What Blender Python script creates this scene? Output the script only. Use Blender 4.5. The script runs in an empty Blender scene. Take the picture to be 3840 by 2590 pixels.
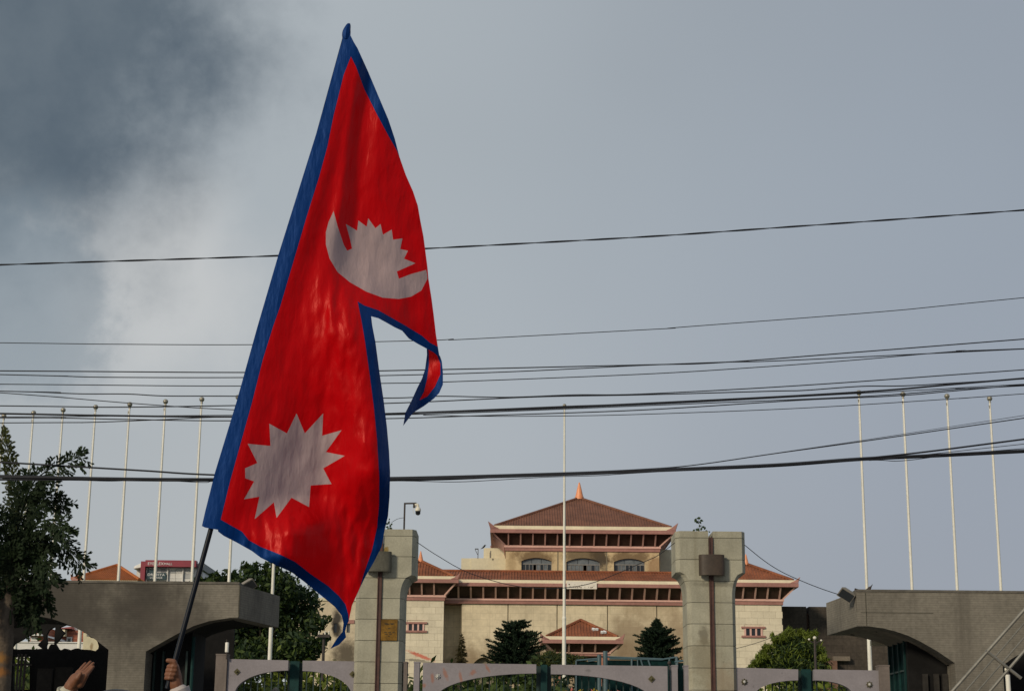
import bpy, bmesh, math, random
import numpy as np
from mathutils import Vector, Matrix, noise
from mathutils.geometry import tessellate_polygon, delaunay_2d_cdt

random.seed(7)
rng = np.random.default_rng(7)
R = math.radians
scene = bpy.context.scene
COL = scene.collection

# ------------------------------------------------------------------ camera
CAM_H, PITCH, ROLL, LENS = 1.6, R(14.0), R(0.55), 60.0
FP = LENS / 36.0 * 3840.0                       # focal length in photograph pixels
fwd = Vector((0, math.cos(PITCH), math.sin(PITCH)))
rgt0 = Vector((1, 0, 0)); up0 = rgt0.cross(fwd)
rgt = rgt0 * math.cos(ROLL) + up0 * math.sin(ROLL)
upv = -rgt0 * math.sin(ROLL) + up0 * math.cos(ROLL)
cam_data = bpy.data.cameras.new('camera')
cam_data.lens = LENS; cam_data.sensor_width = 36; cam_data.sensor_fit = 'HORIZONTAL'
cam_data.clip_start = 0.1; cam_data.clip_end = 3000
cam = bpy.data.objects.new('camera', cam_data); COL.objects.link(cam)
cam.matrix_world = Matrix(((rgt.x, upv.x, -fwd.x, 0), (rgt.y, upv.y, -fwd.y, 0), (rgt.z, upv.z, -fwd.z, CAM_H), (0, 0, 0, 1)))
scene.camera = cam

# ------------------------------------------------------------------ sky, sun, exposure
SUN_AZ, SUN_EL = R(38), R(24)                   # sun behind the camera, to its left
world = bpy.data.worlds.new('World'); scene.world = world; world.use_nodes = True
wn = world.node_tree; wn.nodes.clear()
def N(nt, t, **kw):
    n = nt.nodes.new(t)
    for k, v in kw.items():
        setattr(n, k, v)
    return n
def ray(px, py):
    return (fwd + rgt * ((px - 1920) / FP) - upv * ((py - 1295) / FP))
def W(px, py, D):
    r = ray(px, py)
    return Vector((0, 0, CAM_H)) + r * (D / r.y)
def math_(nt, op, a, b=None, c=None):
    n = N(nt, 'ShaderNodeMath', operation=op)
    for i, v in enumerate((a, b, c)):
        if v is None: continue
        if isinstance(v, (int, float)): n.inputs[i].default_value = v
        else: nt.links.new(v, n.inputs[i])
    return n.outputs[0]
def mixc(nt, f, a, b, mode='MIX'):
    n = N(nt, 'ShaderNodeMix', data_type='RGBA', blend_type=mode)
    for i, v in ((0, f), (6, a), (7, b)):
        if isinstance(v, (int, float)): n.inputs[i].default_value = v
        elif isinstance(v, (tuple, list)): n.inputs[i].default_value = tuple(v[:3]) + (1,)
        else: nt.links.new(v, n.inputs[i])
    return n.outputs[2]
def sstep(nt, v, a, b, lo=0.0, hi=1.0):
    n = N(nt, 'ShaderNodeMapRange', interpolation_type='SMOOTHSTEP')
    nt.links.new(v, n.inputs[0])
    for i, x in zip((1, 2, 3, 4), (a, b, lo, hi)): n.inputs[i].default_value = x
    return n.outputs[0]
def build_world():
    nt = wn
    tc = N(nt, 'ShaderNodeTexCoord'); d = tc.outputs['Generated']
    def noise_(scale, det=5, rough=0.55, off=0.0):
        mp = N(nt, 'ShaderNodeMapping'); mp.inputs['Location'].default_value = (off, off * 1.7, 0)
        nt.links.new(d, mp.inputs[0])
        n = N(nt, 'ShaderNodeTexNoise'); n.inputs['Scale'].default_value = scale
        n.inputs['Detail'].default_value = det; n.inputs['Roughness'].default_value = rough
        nt.links.new(mp.outputs[0], n.inputs['Vector'])
        return n.outputs[0]
    def ang(px, py):
        c = ray(px, py).normalized()
        n = N(nt, 'ShaderNodeVectorMath', operation='DISTANCE')
        nt.links.new(d, n.inputs[0]); n.inputs[1].default_value = c
        return n.outputs['Value']
    nz = noise_(5.5, 5, .5); nz2 = noise_(15, 6, .6, 3.1); nz3 = noise_(42, 6, .62, 5.7); broad = noise_(2.2, 3, .5, 8.0)
    sx = N(nt, 'ShaderNodeSeparateXYZ'); nt.links.new(d, sx.inputs[0])
    side = sstep(nt, sx.outputs[0], -0.16, 0.30)
    base = mixc(nt, side, (.446, .468, .483), (.292, .316, .370))
    elev = sstep(nt, sx.outputs[2], 0.06, 0.34)
    base = mixc(nt, math_(nt, 'MULTIPLY', elev, .35), base, (.335, .405, .450))
    var = sstep(nt, broad, .3, .7, .94, 1.06)
    cm = N(nt, 'ShaderNodeCombineColor'); 
    for i in range(3): nt.links.new(var, cm.inputs[i])
    base = mixc(nt, 1.0, base, cm.outputs[0], 'MULTIPLY')
    # bright rim of the cloud bank
    b = math_(nt, 'ADD', ang(620, 1050), math_(nt, 'MULTIPLY', math_(nt, 'SUBTRACT', nz, .5), .09))
    b = math_(nt, 'ADD', b, math_(nt, 'MULTIPLY', math_(nt, 'SUBTRACT', nz2, .5), .07))
    bm_ = sstep(nt, b, 0.092, 0.022)
    base = mixc(nt, math_(nt, 'MULTIPLY', bm_, .95), base, (.56, .572, .572))
    # dark rain cloud
    dd = math_(nt, 'ADD', ang(-150, 20), math_(nt, 'MULTIPLY', math_(nt, 'SUBTRACT', nz, .5), .17))
    dd = math_(nt, 'ADD', dd, math_(nt, 'MULTIPLY', math_(nt, 'SUBTRACT', nz2, .5), .10))
    dd = math_(nt, 'ADD', dd, math_(nt, 'MULTIPLY', math_(nt, 'SUBTRACT', nz3, .5), .035))
    m1 = sstep(nt, dd, 0.212, 0.085)
    base = mixc(nt, math_(nt, 'MULTIPLY', m1, .95), base, mixc(nt, sstep(nt, nz2, .3, .7), (.078, .108, .138), (.118, .150, .178)))
    # greyer lower lobe of the cloud on the left
    d2 = math_(nt, 'ADD', ang(20, 1090), math_(nt, 'MULTIPLY', math_(nt, 'SUBTRACT', nz2, .5), .07))
    d2 = math_(nt, 'ADD', d2, math_(nt, 'MULTIPLY', math_(nt, 'SUBTRACT', nz, .5), .08))
    d2 = math_(nt, 'ADD', d2, math_(nt, 'MULTIPLY', math_(nt, 'SUBTRACT', nz3, .5), .03))
    m2 = sstep(nt, d2, 0.068, 0.046)
    base = mixc(nt, math_(nt, 'MULTIPLY', m2, .45), base, (.20, .255, .30))
    sc = N(nt, 'ShaderNodeVectorMath', operation='SCALE'); sc.inputs[3].default_value = 10.0
    nt.links.new(base, sc.inputs[0])
    sky = N(nt, 'ShaderNodeTexSky', sky_type='NISHITA', sun_disc=False)
    sky.sun_elevation = SUN_EL; sky.sun_rotation = R(180) + SUN_AZ
    col = mixc(nt, .06, sc.outputs[0], sky.outputs[0])
    bg = N(nt, 'ShaderNodeBackground'); bg.inputs[1].default_value = 0.1
    nt.links.new(col, bg.inputs[0])
    out = N(nt, 'ShaderNodeOutputWorld'); nt.links.new(bg.outputs[0], out.inputs[0])
build_world()
sun_data = bpy.data.lights.new('sun', 'SUN'); sun_data.energy = 2.4; sun_data.angle = R(9); sun_data.color = (1.0, .87, .66)
sun = bpy.data.objects.new('sun', sun_data); COL.objects.link(sun)
sdir = Vector((-math.sin(SUN_AZ) * math.cos(SUN_EL), -math.cos(SUN_AZ) * math.cos(SUN_EL), math.sin(SUN_EL)))
sun.rotation_euler = sdir.to_track_quat('Z', 'Y').to_euler(); sun.location = (-20, -40, 40)
vs = scene.view_settings
vs.view_transform = 'Standard'; vs.look = 'None'; vs.gamma = 1; vs.exposure = 0.0; vs.use_curve_mapping = False
scene.render.engine = 'CYCLES'

# ------------------------------------------------------------------ materials
def mat(name, base, rough=.75, var=.18, scale=2.0, fine=18.0, bump=0.0, metal=0.0, streak=0.0, rnd=0.0, spec=.3,
        stains=(), brick=None, transl=0.0, streak_col=(.05, .045, .04), obj_space=False, spots=0.0, coat=0.0):
    m = bpy.data.materials.new(name); m.use_nodes = True
    nt = m.node_tree; nt.nodes.clear(); L = nt.links.new
    out = N(nt, 'ShaderNodeOutputMaterial'); bs = N(nt, 'ShaderNodeBsdfPrincipled')
    bs.inputs['Roughness'].default_value = rough; bs.inputs['Metallic'].default_value = metal
    bs.inputs['Specular IOR Level'].default_value = spec; bs.inputs['Coat Weight'].default_value = coat
    if obj_space: pos = N(nt, 'ShaderNodeTexCoord').outputs['Object']
    else: pos = N(nt, 'ShaderNodeNewGeometry').outputs['Position']
    def nz(s, det=5, vec=None, rough=.6):
        n = N(nt, 'ShaderNodeTexNoise'); n.inputs['Scale'].default_value = s; n.inputs['Detail'].default_value = det
        n.inputs['Roughness'].default_value = rough; L(vec or pos, n.inputs['Vector']); return n.outputs[0]
    col = N(nt, 'ShaderNodeRGB'); col.outputs[0].default_value = tuple(base) + (1,); col = col.outputs[0]
    def mulv(c, v):
        cm = N(nt, 'ShaderNodeCombineColor')
        for i in range(3): L(v, cm.inputs[i])
        return mixc(nt, 1.0, c, cm.outputs[0], 'MULTIPLY')
    bsrc = None
    if brick:
        sx = N(nt, 'ShaderNodeSeparateXYZ'); L(pos, sx.inputs[0])
        cx = N(nt, 'ShaderNodeCombineXYZ'); L(math_(nt, 'ADD', sx.outputs[0], sx.outputs[1]), cx.inputs[0]); L(sx.outputs[2], cx.inputs[1])
        br = N(nt, 'ShaderNodeTexBrick'); L(cx.outputs[0], br.inputs['Vector']); br.inputs['Scale'].default_value = 1
        br.inputs['Brick Width'].default_value = brick[0]; br.inputs['Row Height'].default_value = brick[1]
        br.inputs['Mortar Size'].default_value = brick[2]; br.inputs['Mortar Smooth'].default_value = .2
        br.inputs['Color1'].default_value = tuple(base) + (1,)
        br.inputs['Color2'].default_value = tuple(c * brick[3] for c in base) + (1,)
        br.inputs['Mortar'].default_value = tuple(c * brick[4] for c in base) + (1,)
        col = br.outputs['Color']; bsrc = br.outputs['Fac']
    if var:
        col = mulv(col, sstep(nt, nz(scale), .25, .75, 1 - var, 1 + var))
        col = mulv(col, sstep(nt, nz(fine, 3), .25, .75, 1 - var * .6, 1 + var * .6))
    if rnd:
        oi = N(nt, 'ShaderNodeObjectInfo')
        mr = N(nt, 'ShaderNodeMapRange'); L(oi.outputs['Random'], mr.inputs[0]); mr.inputs[3].default_value = 1 - rnd; mr.inputs[4].default_value = 1 + rnd
        col = mulv(col, mr.outputs[0])
    if streak:
        mp = N(nt, 'ShaderNodeMapping'); mp.inputs['Scale'].default_value = (5, 5, .35); L(pos, mp.inputs[0])
        s = sstep(nt, nz(1.0, 5, mp.outputs[0]), .48, .78, 0, streak)
        col = mixc(nt, s, col, streak_col)
    if spots:
        s = sstep(nt, nz(9, 2), .70, .76, 0, spots)
        col = mixc(nt, s, col, (.04, .04, .035))
    for st in stains:
        c, rr, a, sc, k, ns, edge = st          # centre, radii (x,z), angle, colour, strength, noise scale, hardness
        v = N(nt, 'ShaderNodeVectorMath', operation='SUBTRACT'); L(pos, v.inputs[0]); v.inputs[1].default_value = c
        ro = N(nt, 'ShaderNodeVectorRotate', rotation_type='Y_AXIS'); L(v.outputs[0], ro.inputs['Vector']); ro.inputs['Angle'].default_value = a
        ml = N(nt, 'ShaderNodeVectorMath', operation='MULTIPLY'); L(ro.outputs[0], ml.inputs[0]); ml.inputs[1].default_value = (1 / rr[0], 0, 1 / rr[1])
        ln = N(nt, 'ShaderNodeVectorMath', operation='LENGTH'); L(ml.outputs[0], ln.inputs[0])
        t = math_(nt, 'ADD', ln.outputs['Value'], math_(nt, 'MULTIPLY', math_(nt, 'SUBTRACT', nz(ns, 5, None, .7), .5), 2.2))
        col = mixc(nt, sstep(nt, t, 1.0 + (1 - edge) * .4, 1.0 - (1 - edge) * .8 - .05, 0, k), col, sc)
    L(col, bs.inputs['Base Color'])
    if bump:
        bp = N(nt, 'ShaderNodeBump'); bp.inputs['Strength'].default_value = bump; bp.inputs['Distance'].default_value = .02
        h = nz(fine * 1.5, 4)
        if bsrc is not None: h = math_(nt, 'SUBTRACT', math_(nt, 'MULTIPLY', h, .3), bsrc)
        L(h, bp.inputs['Height']); L(bp.outputs[0], bs.inputs['Normal'])
    sh = bs.outputs[0]
    if transl:
        tr = N(nt, 'ShaderNodeBsdfTranslucent'); L(col, tr.inputs[0])
        mx = N(nt, 'ShaderNodeMixShader'); mx.inputs[0].default_value = transl; L(sh, mx.inputs[1]); L(tr.outputs[0], mx.inputs[2]); sh = mx.outputs[0]
    L(sh, out.inputs[0])
    return m

# ------------------------------------------------------------------ object helpers
def tag(o, label=None, cat=None, group=None, kind=None):
    if label: o['label'] = label
    if cat: o['category'] = cat
    if group: o['group'] = group
    if kind: o['kind'] = kind
    return o
def set_parent(c, p):
    if p is not None:
        c.parent = p
        m = Matrix.Identity(4); q = p; loc = Vector((0, 0, 0))
        c.matrix_parent_inverse = WM[p.name].inverted()
WM = {}
def link(o, parent=None, loc=None):
    COL.objects.link(o)
    if loc is not None: o.location = loc
    WM[o.name] = Matrix.Translation(o.location)
    set_parent(o, parent)
    return o
def thing(name, loc, label, cat, group=None):
    o = bpy.data.objects.new(name, None); o.empty_display_size = .2
    link(o, None, loc); return tag(o, label, cat, group)
def mesh_obj(name, verts, faces, m, parent=None, smooth=False):
    me = bpy.data.meshes.new(name); me.from_pydata([tuple(v) for v in verts], [], faces); me.update()
    if m: me.materials.append(m)
    if smooth: me.shade_smooth()
    return link(bpy.data.objects.new(name, me), parent)
class MB:
    def __init__(s): s.v = []; s.f = []
    def add(s, vs_, fs):
        o = len(s.v); s.v += [Vector(v) for v in vs_]; s.f += [tuple(i + o for i in f) for f in fs]; return s
    def box(s, x0, x1, y0, y1, z0, z1):
        return s.add([(x0, y0, z0), (x1, y0, z0), (x1, y1, z0), (x0, y1, z0), (x0, y0, z1), (x1, y0, z1), (x1, y1, z1), (x0, y1, z1)],
                     [(0, 3, 2, 1), (4, 5, 6, 7), (0, 1, 5, 4), (1, 2, 6, 5), (2, 3, 7, 6), (3, 0, 4, 7)])
    def hexa(s, bot, top):
        return s.add(list(bot) + list(top), [(0, 3, 2, 1), (4, 5, 6, 7), (0, 1, 5, 4), (1, 2, 6, 5), (2, 3, 7, 6), (3, 0, 4, 7)])
    def bar(s, a, b, w, d=None):
        """square bar between two points"""
        return s.tube([a, b], w / 2 * 1.2, 4, rot=math.pi / 4)
    def tube(s, pts, r, n=8, cap=True, rot=0.0):
        pts = [Vector(p) for p in pts]; k = len(pts)
        rs = r if isinstance(r, (list, tuple)) else [r] * k
        o = len(s.v); prev = None
        for i, p in enumerate(pts):
            t = (pts[min(i + 1, k - 1)] - pts[max(i - 1, 0)]).normalized()
            if prev is None:
                a = Vector((0, 1, 0)) if abs(t.y) < .9 else Vector((1, 0, 0))
                u = a.cross(t).normalized()
            else:
                u = (prev - t * prev.dot(t)).normalized()
            prev = u; v = t.cross(u)
            for j in range(n):
                an = 2 * math.pi * j / n + rot
                s.v.append(p + (u * math.cos(an) + v * math.sin(an)) * rs[i])
        for i in range(k - 1):
            for j in range(n):
                a = o + i * n + j; b = o + i * n + (j + 1) % n
                s.f.append((a, b, b + n, a + n))
        if cap:
            s.f.append(tuple(o + j for j in reversed(range(n)))); s.f.append(tuple(o + (k - 1) * n + j for j in range(n)))
        return s
    def lathe(s, base, prof, n=16):
        """prof: list of (r, z) above base"""
        o = len(s.v); b = Vector(base)
        for r, z in prof:
            for j in range(n):
                an = 2 * math.pi * j / n
                s.v.append(b + Vector((r * math.cos(an), r * math.sin(an), z)))
        for i in range(len(prof) - 1):
            for j in range(n):
                a = o + i * n + j; c = o + i * n + (j + 1) % n
                s.f.append((a, c, c + n, a + n))
        s.f.append(tuple(o + j for j in reversed(range(n)))); s.f.append(tuple(o + (len(prof) - 1) * n + j for j in range(n)))
        return s
    def plate(s, outer, holes, y0, y1):
        """extrude an x-z polygon with holes from y0 to y1"""
        loops = [outer] + list(holes)
        flat = [p for lp in loops for p in lp]
        tris = tessellate_polygon([[Vector((p[0], p[1], 0)) for p in lp] for lp in loops])
        n = len(flat); o = len(s.v)
        s.v += [Vector((p[0], y0, p[1])) for p in flat] + [Vector((p[0], y1, p[1])) for p in flat]
        for t in tris:
            s.f.append(tuple(o + i for i in t)); s.f.append(tuple(o + n + i for i in reversed(t)))
        k = 0
        for lp in loops:
            m = len(lp)
            for i in range(m):
                a = o + k + i; b = o + k + (i + 1) % m
                s.f.append((a, b, b + n, a + n))
            k += m
        return s
    def build(s, name, m, parent=None, smooth=False, fix=True):
        o = mesh_obj(name, s.v, s.f, m, parent, smooth)
        if fix:
            bm = bmesh.new(); bm.from_mesh(o.data); bmesh.ops.recalc_face_normals(bm, faces=bm.faces); bm.to_mesh(o.data); bm.free()
        if smooth:
            o.data.shade_smooth(); 
            try: o.data.set_sharp_from_angle(angle=R(40))
            except Exception: pass
        return o
def cubes_mesh():
    me = bpy.data.meshes.new('slab_mesh')
    mb = MB().box(-.5, .5, -.5, .5, -.5, .5); b = .03
    me.from_pydata([tuple(v) for v in mb.v], [], mb.f); me.update(); return me
SLAB = {}
def slab(name, m, parent, x0, x1, y0, y1, z0, z1):
    if m.name not in SLAB:
        me = cubes_mesh(); me.materials.append(m); SLAB[m.name] = me
    o = bpy.data.objects.new(name, SLAB[m.name])
    o.scale = (x1 - x0, y1 - y0, z1 - z0)
    return link(o, parent, ((x0 + x1) / 2, (y0 + y1) / 2, (z0 + z1) / 2))
def copy_tree(o, parent=None, off=Vector((0, 0, 0))):
    c = o.copy(); COL.objects.link(c)
    if parent is None:
        c.location = o.location + off
    else:
        c.parent = parent
    WM[c.name] = Matrix.Translation(c.location)
    for ch in [x for x in bpy.data.objects if x.parent == o]:
        copy_tree(ch, c)
    return c
def XZ(px, py, D):
    p = W(px, py, D); return (p.x, p.z)
def spline(pts, n):
    """Catmull-Rom through points"""
    P = [Vector(p) for p in pts]; out = []
    for i in range(len(P) - 1):
        p0 = P[i - 1] if i else P[0] * 2 - P[1]; p1, p2 = P[i], P[i + 1]; p3 = P[i + 2] if i + 2 < len(P) else P[-1] * 2 - P[-2]
        for k in range(n):
            t = k / n
            out.append(.5 * ((2 * p1) + (p2 - p0) * t + (2 * p0 - 5 * p1 + 4 * p2 - p3) * t * t + (3 * p1 - 3 * p2 + p3 - p0) * t ** 3))
    out.append(P[-1]); return out

# ------------------------------------------------------------------ the ground
M_grass = mat('lawn', (.06, .10, .025), .9, .35, .6, 12)
M_asph = mat('asphalt', (.05, .05, .052), .85, .25, .8, 40, bump=.3)
M_pave = mat('pavement', (.27, .26, .24), .85, .2, .7, 14, bump=.2, brick=(.6, .3, .012, .9, .5))
tag(MB().add([(-900, -60, 0), (900, -60, 0), (900, 1500, 0), (-900, 1500, 0)], [(0, 1, 2, 3)]).build('ground', M_grass), kind='structure')
tag(MB().add([(-300, -20, .004), (300, -20, .004), (300, 25, .004), (-300, 25, .004)], [(0, 1, 2, 3)]).build('road', M_asph), kind='structure')
tag(MB().box(-300, 300, 25, 44, -.2, .13).build('pavement', M_pave), kind='structure')

# ================================================================== the assembly hall
DM = 150.0                                       # main wall
M_wall = mat('pale_limestone', (.67, .565, .40), .85, .13, .35, 3.0, streak=.34, rnd=.05, streak_col=(.34, .27, .18), brick=(1.3, .55, .022, .93, .82),
             stains=[((W(2130, 2500, DM).x, DM, W(2130, 2500, DM).z), (19, 2.3), 0, (.20, .13, .07), .75, .35, .2),
                     ((W(2350, 2395, DM).x, DM, W(2350, 2395, DM).z), (2.2, 2.6), 0, (.22, .15, .09), .7, .5, .2),
                     ((W(2520, 2440, DM).x, DM, W(2520, 2440, DM).z), (2.0, 4.0), 0, (.22, .14, .08), .6, .5, .2),
                     ((W(2440, 2290, DM).x, DM, W(2440, 2290, DM).z), (3.0, .9), 0, (.36, .27, .17), .5, .6, .2)])
def up_stain(px, py, rx, rz, k, col=(.05, .04, .03), e=.35):
    p = W(px, py, 157); return ((p.x, 157, p.z), (rx, rz), 0, col, k, .9, e)
M_upper = mat('ochre_stone', (.60, .46, .27), .85, .12, .5, 4.0, streak=.15, rnd=.05, streak_col=(.30, .20, .10),
              stains=[up_stain(2250, 2100, 1.0, 1.3, .95), up_stain(2012, 2088, 2.0, .7, .8, (.13, .075, .035)), up_stain(2185, 2084, 2.2, .7, .8, (.10, .07, .04)),
                      up_stain(2360, 2090, 2.1, .7, .8, (.12, .07, .035)), up_stain(2455, 2118, .7, 1.0, .6, (.26, .13, .06)), up_stain(1918, 2115, .45, 1.2, .5, (.30, .20, .10))])
pr = W(1578, 2458, 147.6)
M_wing = mat('wing_limestone', (.68, .60, .46), .85, .08, .5, 5, streak=.10, rnd=.06, streak_col=(.35, .30, .22))
M_wing_l = mat('wing_limestone_painted', (.68, .60, .46), .85, .08, .5, 5, streak=.22, rnd=.05, streak_col=(.33, .28, .20),
               stains=[((pr.x, pr.y, pr.z), (1.25, .17), R(-20), (.58, .09, .05), .8, 5, .35),
                       ((pr.x + .1, pr.y, pr.z - .45), (1.5, .12), R(-8), (.10, .09, .08), .6, 4, .8)])
M_joint = mat('dark_joint', (.20, .17, .12), .9, .1)  # dark brown tone of the joints between wall panels
M_tile = mat('terracotta_tile', (.225, .074, .032), .75, .34, .8, 7, streak=.35, streak_col=(.11, .045, .025))
M_tile_up = mat('brown_copper_tile', (.172, .074, .045), .7, .26, .7, 7, streak=.22, streak_col=(.22, .075, .025))
M_copper = mat('copper_spire', (.72, .28, .13), .45, .12, 2, 8, spec=.5)
M_cream = mat('cream_tile_edge', (.74, .66, .48), .8, .08, 1, 6)
M_fascia = mat('rose_fascia', (.34, .165, .14), .7, .16, .5, 5, streak=.2, streak_col=(.22, .11, .10))
M_pink = mat('pink_sill', (.66, .40, .34), .7, .10, .7, 5)
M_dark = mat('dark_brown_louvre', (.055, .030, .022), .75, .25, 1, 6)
M_soff = mat('grey_soffit', (.22, .20, .17), .8, .15)
M_glass = mat('dark_glass', (.012, .014, .016), .12, 0, spec=.6)
M_glassg = mat('dusty_glass', (.13, .145, .155), .28, .25, 1.2, 6, spec=.5)
M_frame = mat('grey_window_frame', (.20, .19, .18), .6, .15)

hall = thing('assembly_hall', (6.5, DM, 0), 'pale stone assembly hall with tiered brown tiled roofs and copper spires', 'building')

def ring(mb, cx, cy, hw, hd, z0, z1, t):
    mb.box(cx - hw, cx + hw, cy - hd, cy - hd + t, z0, z1)
    mb.box(cx - hw, cx + hw, cy + hd - t, cy + hd, z0, z1)
    mb.box(cx - hw, cx - hw + t, cy - hd + t + .003, cy + hd - t - .003, z0, z1)
    mb.box(cx + hw - t, cx + hw, cy - hd + t + .003, cy + hd - t - .003, z0, z1)
def horn(p, dx, dy, s, name, m, parent):
    """upturned corner finial, a solid swept fin"""
    d = Vector((dx, dy, 0)).normalized(); q = Vector((-d.y, d.x, 0)) * .10 * s
    a = Vector(p)
    prof = [a - d * 1.05 * s + Vector((0, 0, .02)), a, a + d * .30 * s + Vector((0, 0, .80 * s)), a + d * .20 * s + Vector((0, 0, .74 * s)), a - d * .45 * s + Vector((0, 0, .27 * s))]
    mb = MB(); n = len(prof)
    w = [1, 1, .35, .5, 1]
    mb.v = [v + q * k for v, k in zip(prof, w)] + [v - q * k for v, k in zip(prof, w)]
    mb.f = [tuple(range(n)), tuple(range(2 * n - 1, n - 1, -1))] + [(i, (i + 1) % n, (i + 1) % n + n, i + n) for i in range(n)]
    return mb.build(name, m, parent)
def tier(parent, prefix, cx, yf, hw, hd, zs, apex, ov, strut, step, tile, rib_step, spire=0.0, hs=1.0, sides=('f', 'l', 'r'), strut_off=0.0):
    """square tiled roof with cream edge, fascia, struts over a dark inclined soffit and a sill"""
    zt, zc, zf, zl, zm, zb = zs                  # roof edge, cream bottom, fascia bottom, sill top, sill band, sill bottom
    cy = yf + hd; e = .25                        # the tiles start a little inside the fascia
    rw, rd = hw - e * 1.6, hd - e * 1.6
    A = Vector((cx, cy, apex))
    mb = MB(); c = [(cx - rw, cy - rd, zt), (cx + rw, cy - rd, zt), (cx + rw, cy + rd, zt), (cx - rw, cy + rd, zt)]
    mb.add(c + [A], [(0, 1, 4), (1, 2, 4), (2, 3, 4), (3, 0, 4), (3, 2, 1, 0)])
    roof = mb.build(prefix + '_roof', tile, parent)
    rb = MB(); k = int(2 * rw / rib_step); r = rib_step * .22
    for i in range(1, k):
        x = -rw + 2 * rw * i / k; t = 1 - abs(x) / rw
        if t < .03: continue
        rb.tube([(cx + x, cy - rd - .06, zt - .02), (cx + x, cy - rd * (1 - t), zt + (apex - zt) * t)], r, 5, cap=True)
    k = int(2 * rd / rib_step)
    for sgn in (-1, 1):
        if ('l' if sgn < 0 else 'r') not in sides: continue
        for i in range(1, k):
            y = -rd + 2 * rd * i / k; t = 1 - abs(y) / rd
            if t < .03: continue
            rb.tube([(cx + sgn * (rw + .06), cy + y, zt - .02), (cx + sgn * rw * (1 - t), cy + y, zt + (apex - zt) * t)], r, 5, cap=True)
    tag(rb.build('tile_rib', tile, roof, smooth=True), kind='stuff')
    for sx_ in (-1, 1):                          # hip ridges
        MB().tube([(cx + sx_ * rw, cy - rd, zt + .04), (cx, cy, apex + .05)], rib_step * .55, 6).build('hip_ridge', tile, roof, smooth=True)
    if spire:
        s = spire
        MB().lathe((cx, cy, apex - .10 * s), [(.44 * s, 0), (.43 * s, .26 * s), (.38 * s, .29 * s), (.24 * s, .92 * s), (.10 * s, 1.5 * s), (.07 * s, 1.62 * s), (.02 * s, 1.68 * s)], 20).build('spire', M_copper, roof, smooth=True)
    for sx_ in (-1, 1):
        for sy_ in (-1, 1):
            horn((cx + sx_ * (hw - .03), cy + sy_ * (hd - .03), zc + .02), sx_, sy_ * .35, hs, 'corner_horn', M_fascia, roof)
    cb = MB(); ring(cb, cx, cy, hw - .10 - e * .5, hd - .10 - e * .5, zc + .002, zt + .03, .5); cb.build('cream_edge', M_cream, roof)
    fb = MB(); ring(fb, cx, cy, hw, hd, zf, zc, .35); fas = fb.build(prefix + '_fascia', M_fascia, parent)
    # dark inclined soffit
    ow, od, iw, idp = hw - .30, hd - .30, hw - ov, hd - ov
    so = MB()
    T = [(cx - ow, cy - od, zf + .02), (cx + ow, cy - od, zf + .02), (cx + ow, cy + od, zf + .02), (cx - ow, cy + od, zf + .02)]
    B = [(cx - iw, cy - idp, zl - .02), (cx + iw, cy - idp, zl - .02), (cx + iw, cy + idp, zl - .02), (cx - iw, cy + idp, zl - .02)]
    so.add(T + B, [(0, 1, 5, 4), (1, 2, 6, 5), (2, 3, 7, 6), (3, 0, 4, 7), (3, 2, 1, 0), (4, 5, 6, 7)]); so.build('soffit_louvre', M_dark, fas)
    w = strut
    xs = []
    x = strut_off
    while x < iw - .1: xs.append(x); x += step
    x = strut_off - step
    while x > -iw + .1: xs.append(x); x -= step
    def strut_bar(a, b):
        a, b = Vector(a), Vector(b); return MB().tube([a, b], w * .62, 4, rot=math.pi / 4).build('strut', M_pink, fas)
    for x in xs:
        strut_bar((cx + x, cy - od - .04, zf - .02), (cx + x, cy - idp - .10, zl + .02))
    for sx_ in (-1, 1):
        strut_bar((cx + sx_ * (ow + .02), cy - od - .02, zf - .02), (cx + sx_ * (iw + .06), cy - idp - .06, zl + .02))
        for y in np.arange(-idp + step * .6, idp, step):
            strut_bar((cx + sx_ * (ow + .04), cy + y, zf - .02), (cx + sx_ * (iw + .08), cy + y, zl + .02))
    sb = MB(); ring(sb, cx, cy, iw + .14, idp + .14, zm, zl, .5); sb.build(prefix + '_sill', M_pink, parent)
    lb = MB(); ring(lb, cx, cy, iw + .07, idp + .07, zb, zm - .002, .45); lb.build(prefix + '_sill_band', M_fascia, parent)
    return cy, iw, idp

# ---- upper tier
yf = 155.5
Z = lambda py, D, px=2187: W(px, py, D).z
ucx = (W(1838, 2000, yf).x + W(2535, 2000, yf).x) / 2; uhw = (W(2535, 2000, yf).x - W(1838, 2000, yf).x) / 2
uov = 1.43
zs = [Z(1974, yf + .3), Z(1985, yf), Z(1999, yf), Z(2046, yf + uov - .1), Z(2054, yf + uov - .1), Z(2066, yf + uov - .1)]
ucy, uiw, uid = tier(hall, 'upper', ucx, yf, uhw, uhw, zs, Z(1868, yf + uhw), uov, .15, 46 * (yf + 1) / FP, M_tile_up, .24, spire=1.0, hs=.82, strut_off=W(2183.5, 2020, yf).x - ucx)
zb = zs[5]
def arch_loop(x0, x1, zs_, z0, z1, n=10):
    """x-z loop: flat sill z0, springing z1, crown zs_"""
    pts = [(x0, z0), (x1, z0), (x1, z1)]
    for i in range(1, n):
        t = i / n; x = x1 + (x0 - x1) * t
        pts.append((x, z1 + (zs_ - z1) * math.sin(math.pi * t) ** .8))
    pts.append((x0, z1)); return pts
yw = yf + uov + .05
wins = [(1955, 2069, 2090, 2103, 2152), (2123, 2250, 2091, 2106, 2153), (2302, 2418, 2093, 2106, 2154)]
outer = [(ucx - uiw, Z(2170, yw)), (ucx + uiw, Z(2170, yw)), (ucx + uiw, zb), (ucx - uiw, zb)]
holes = []
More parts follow.
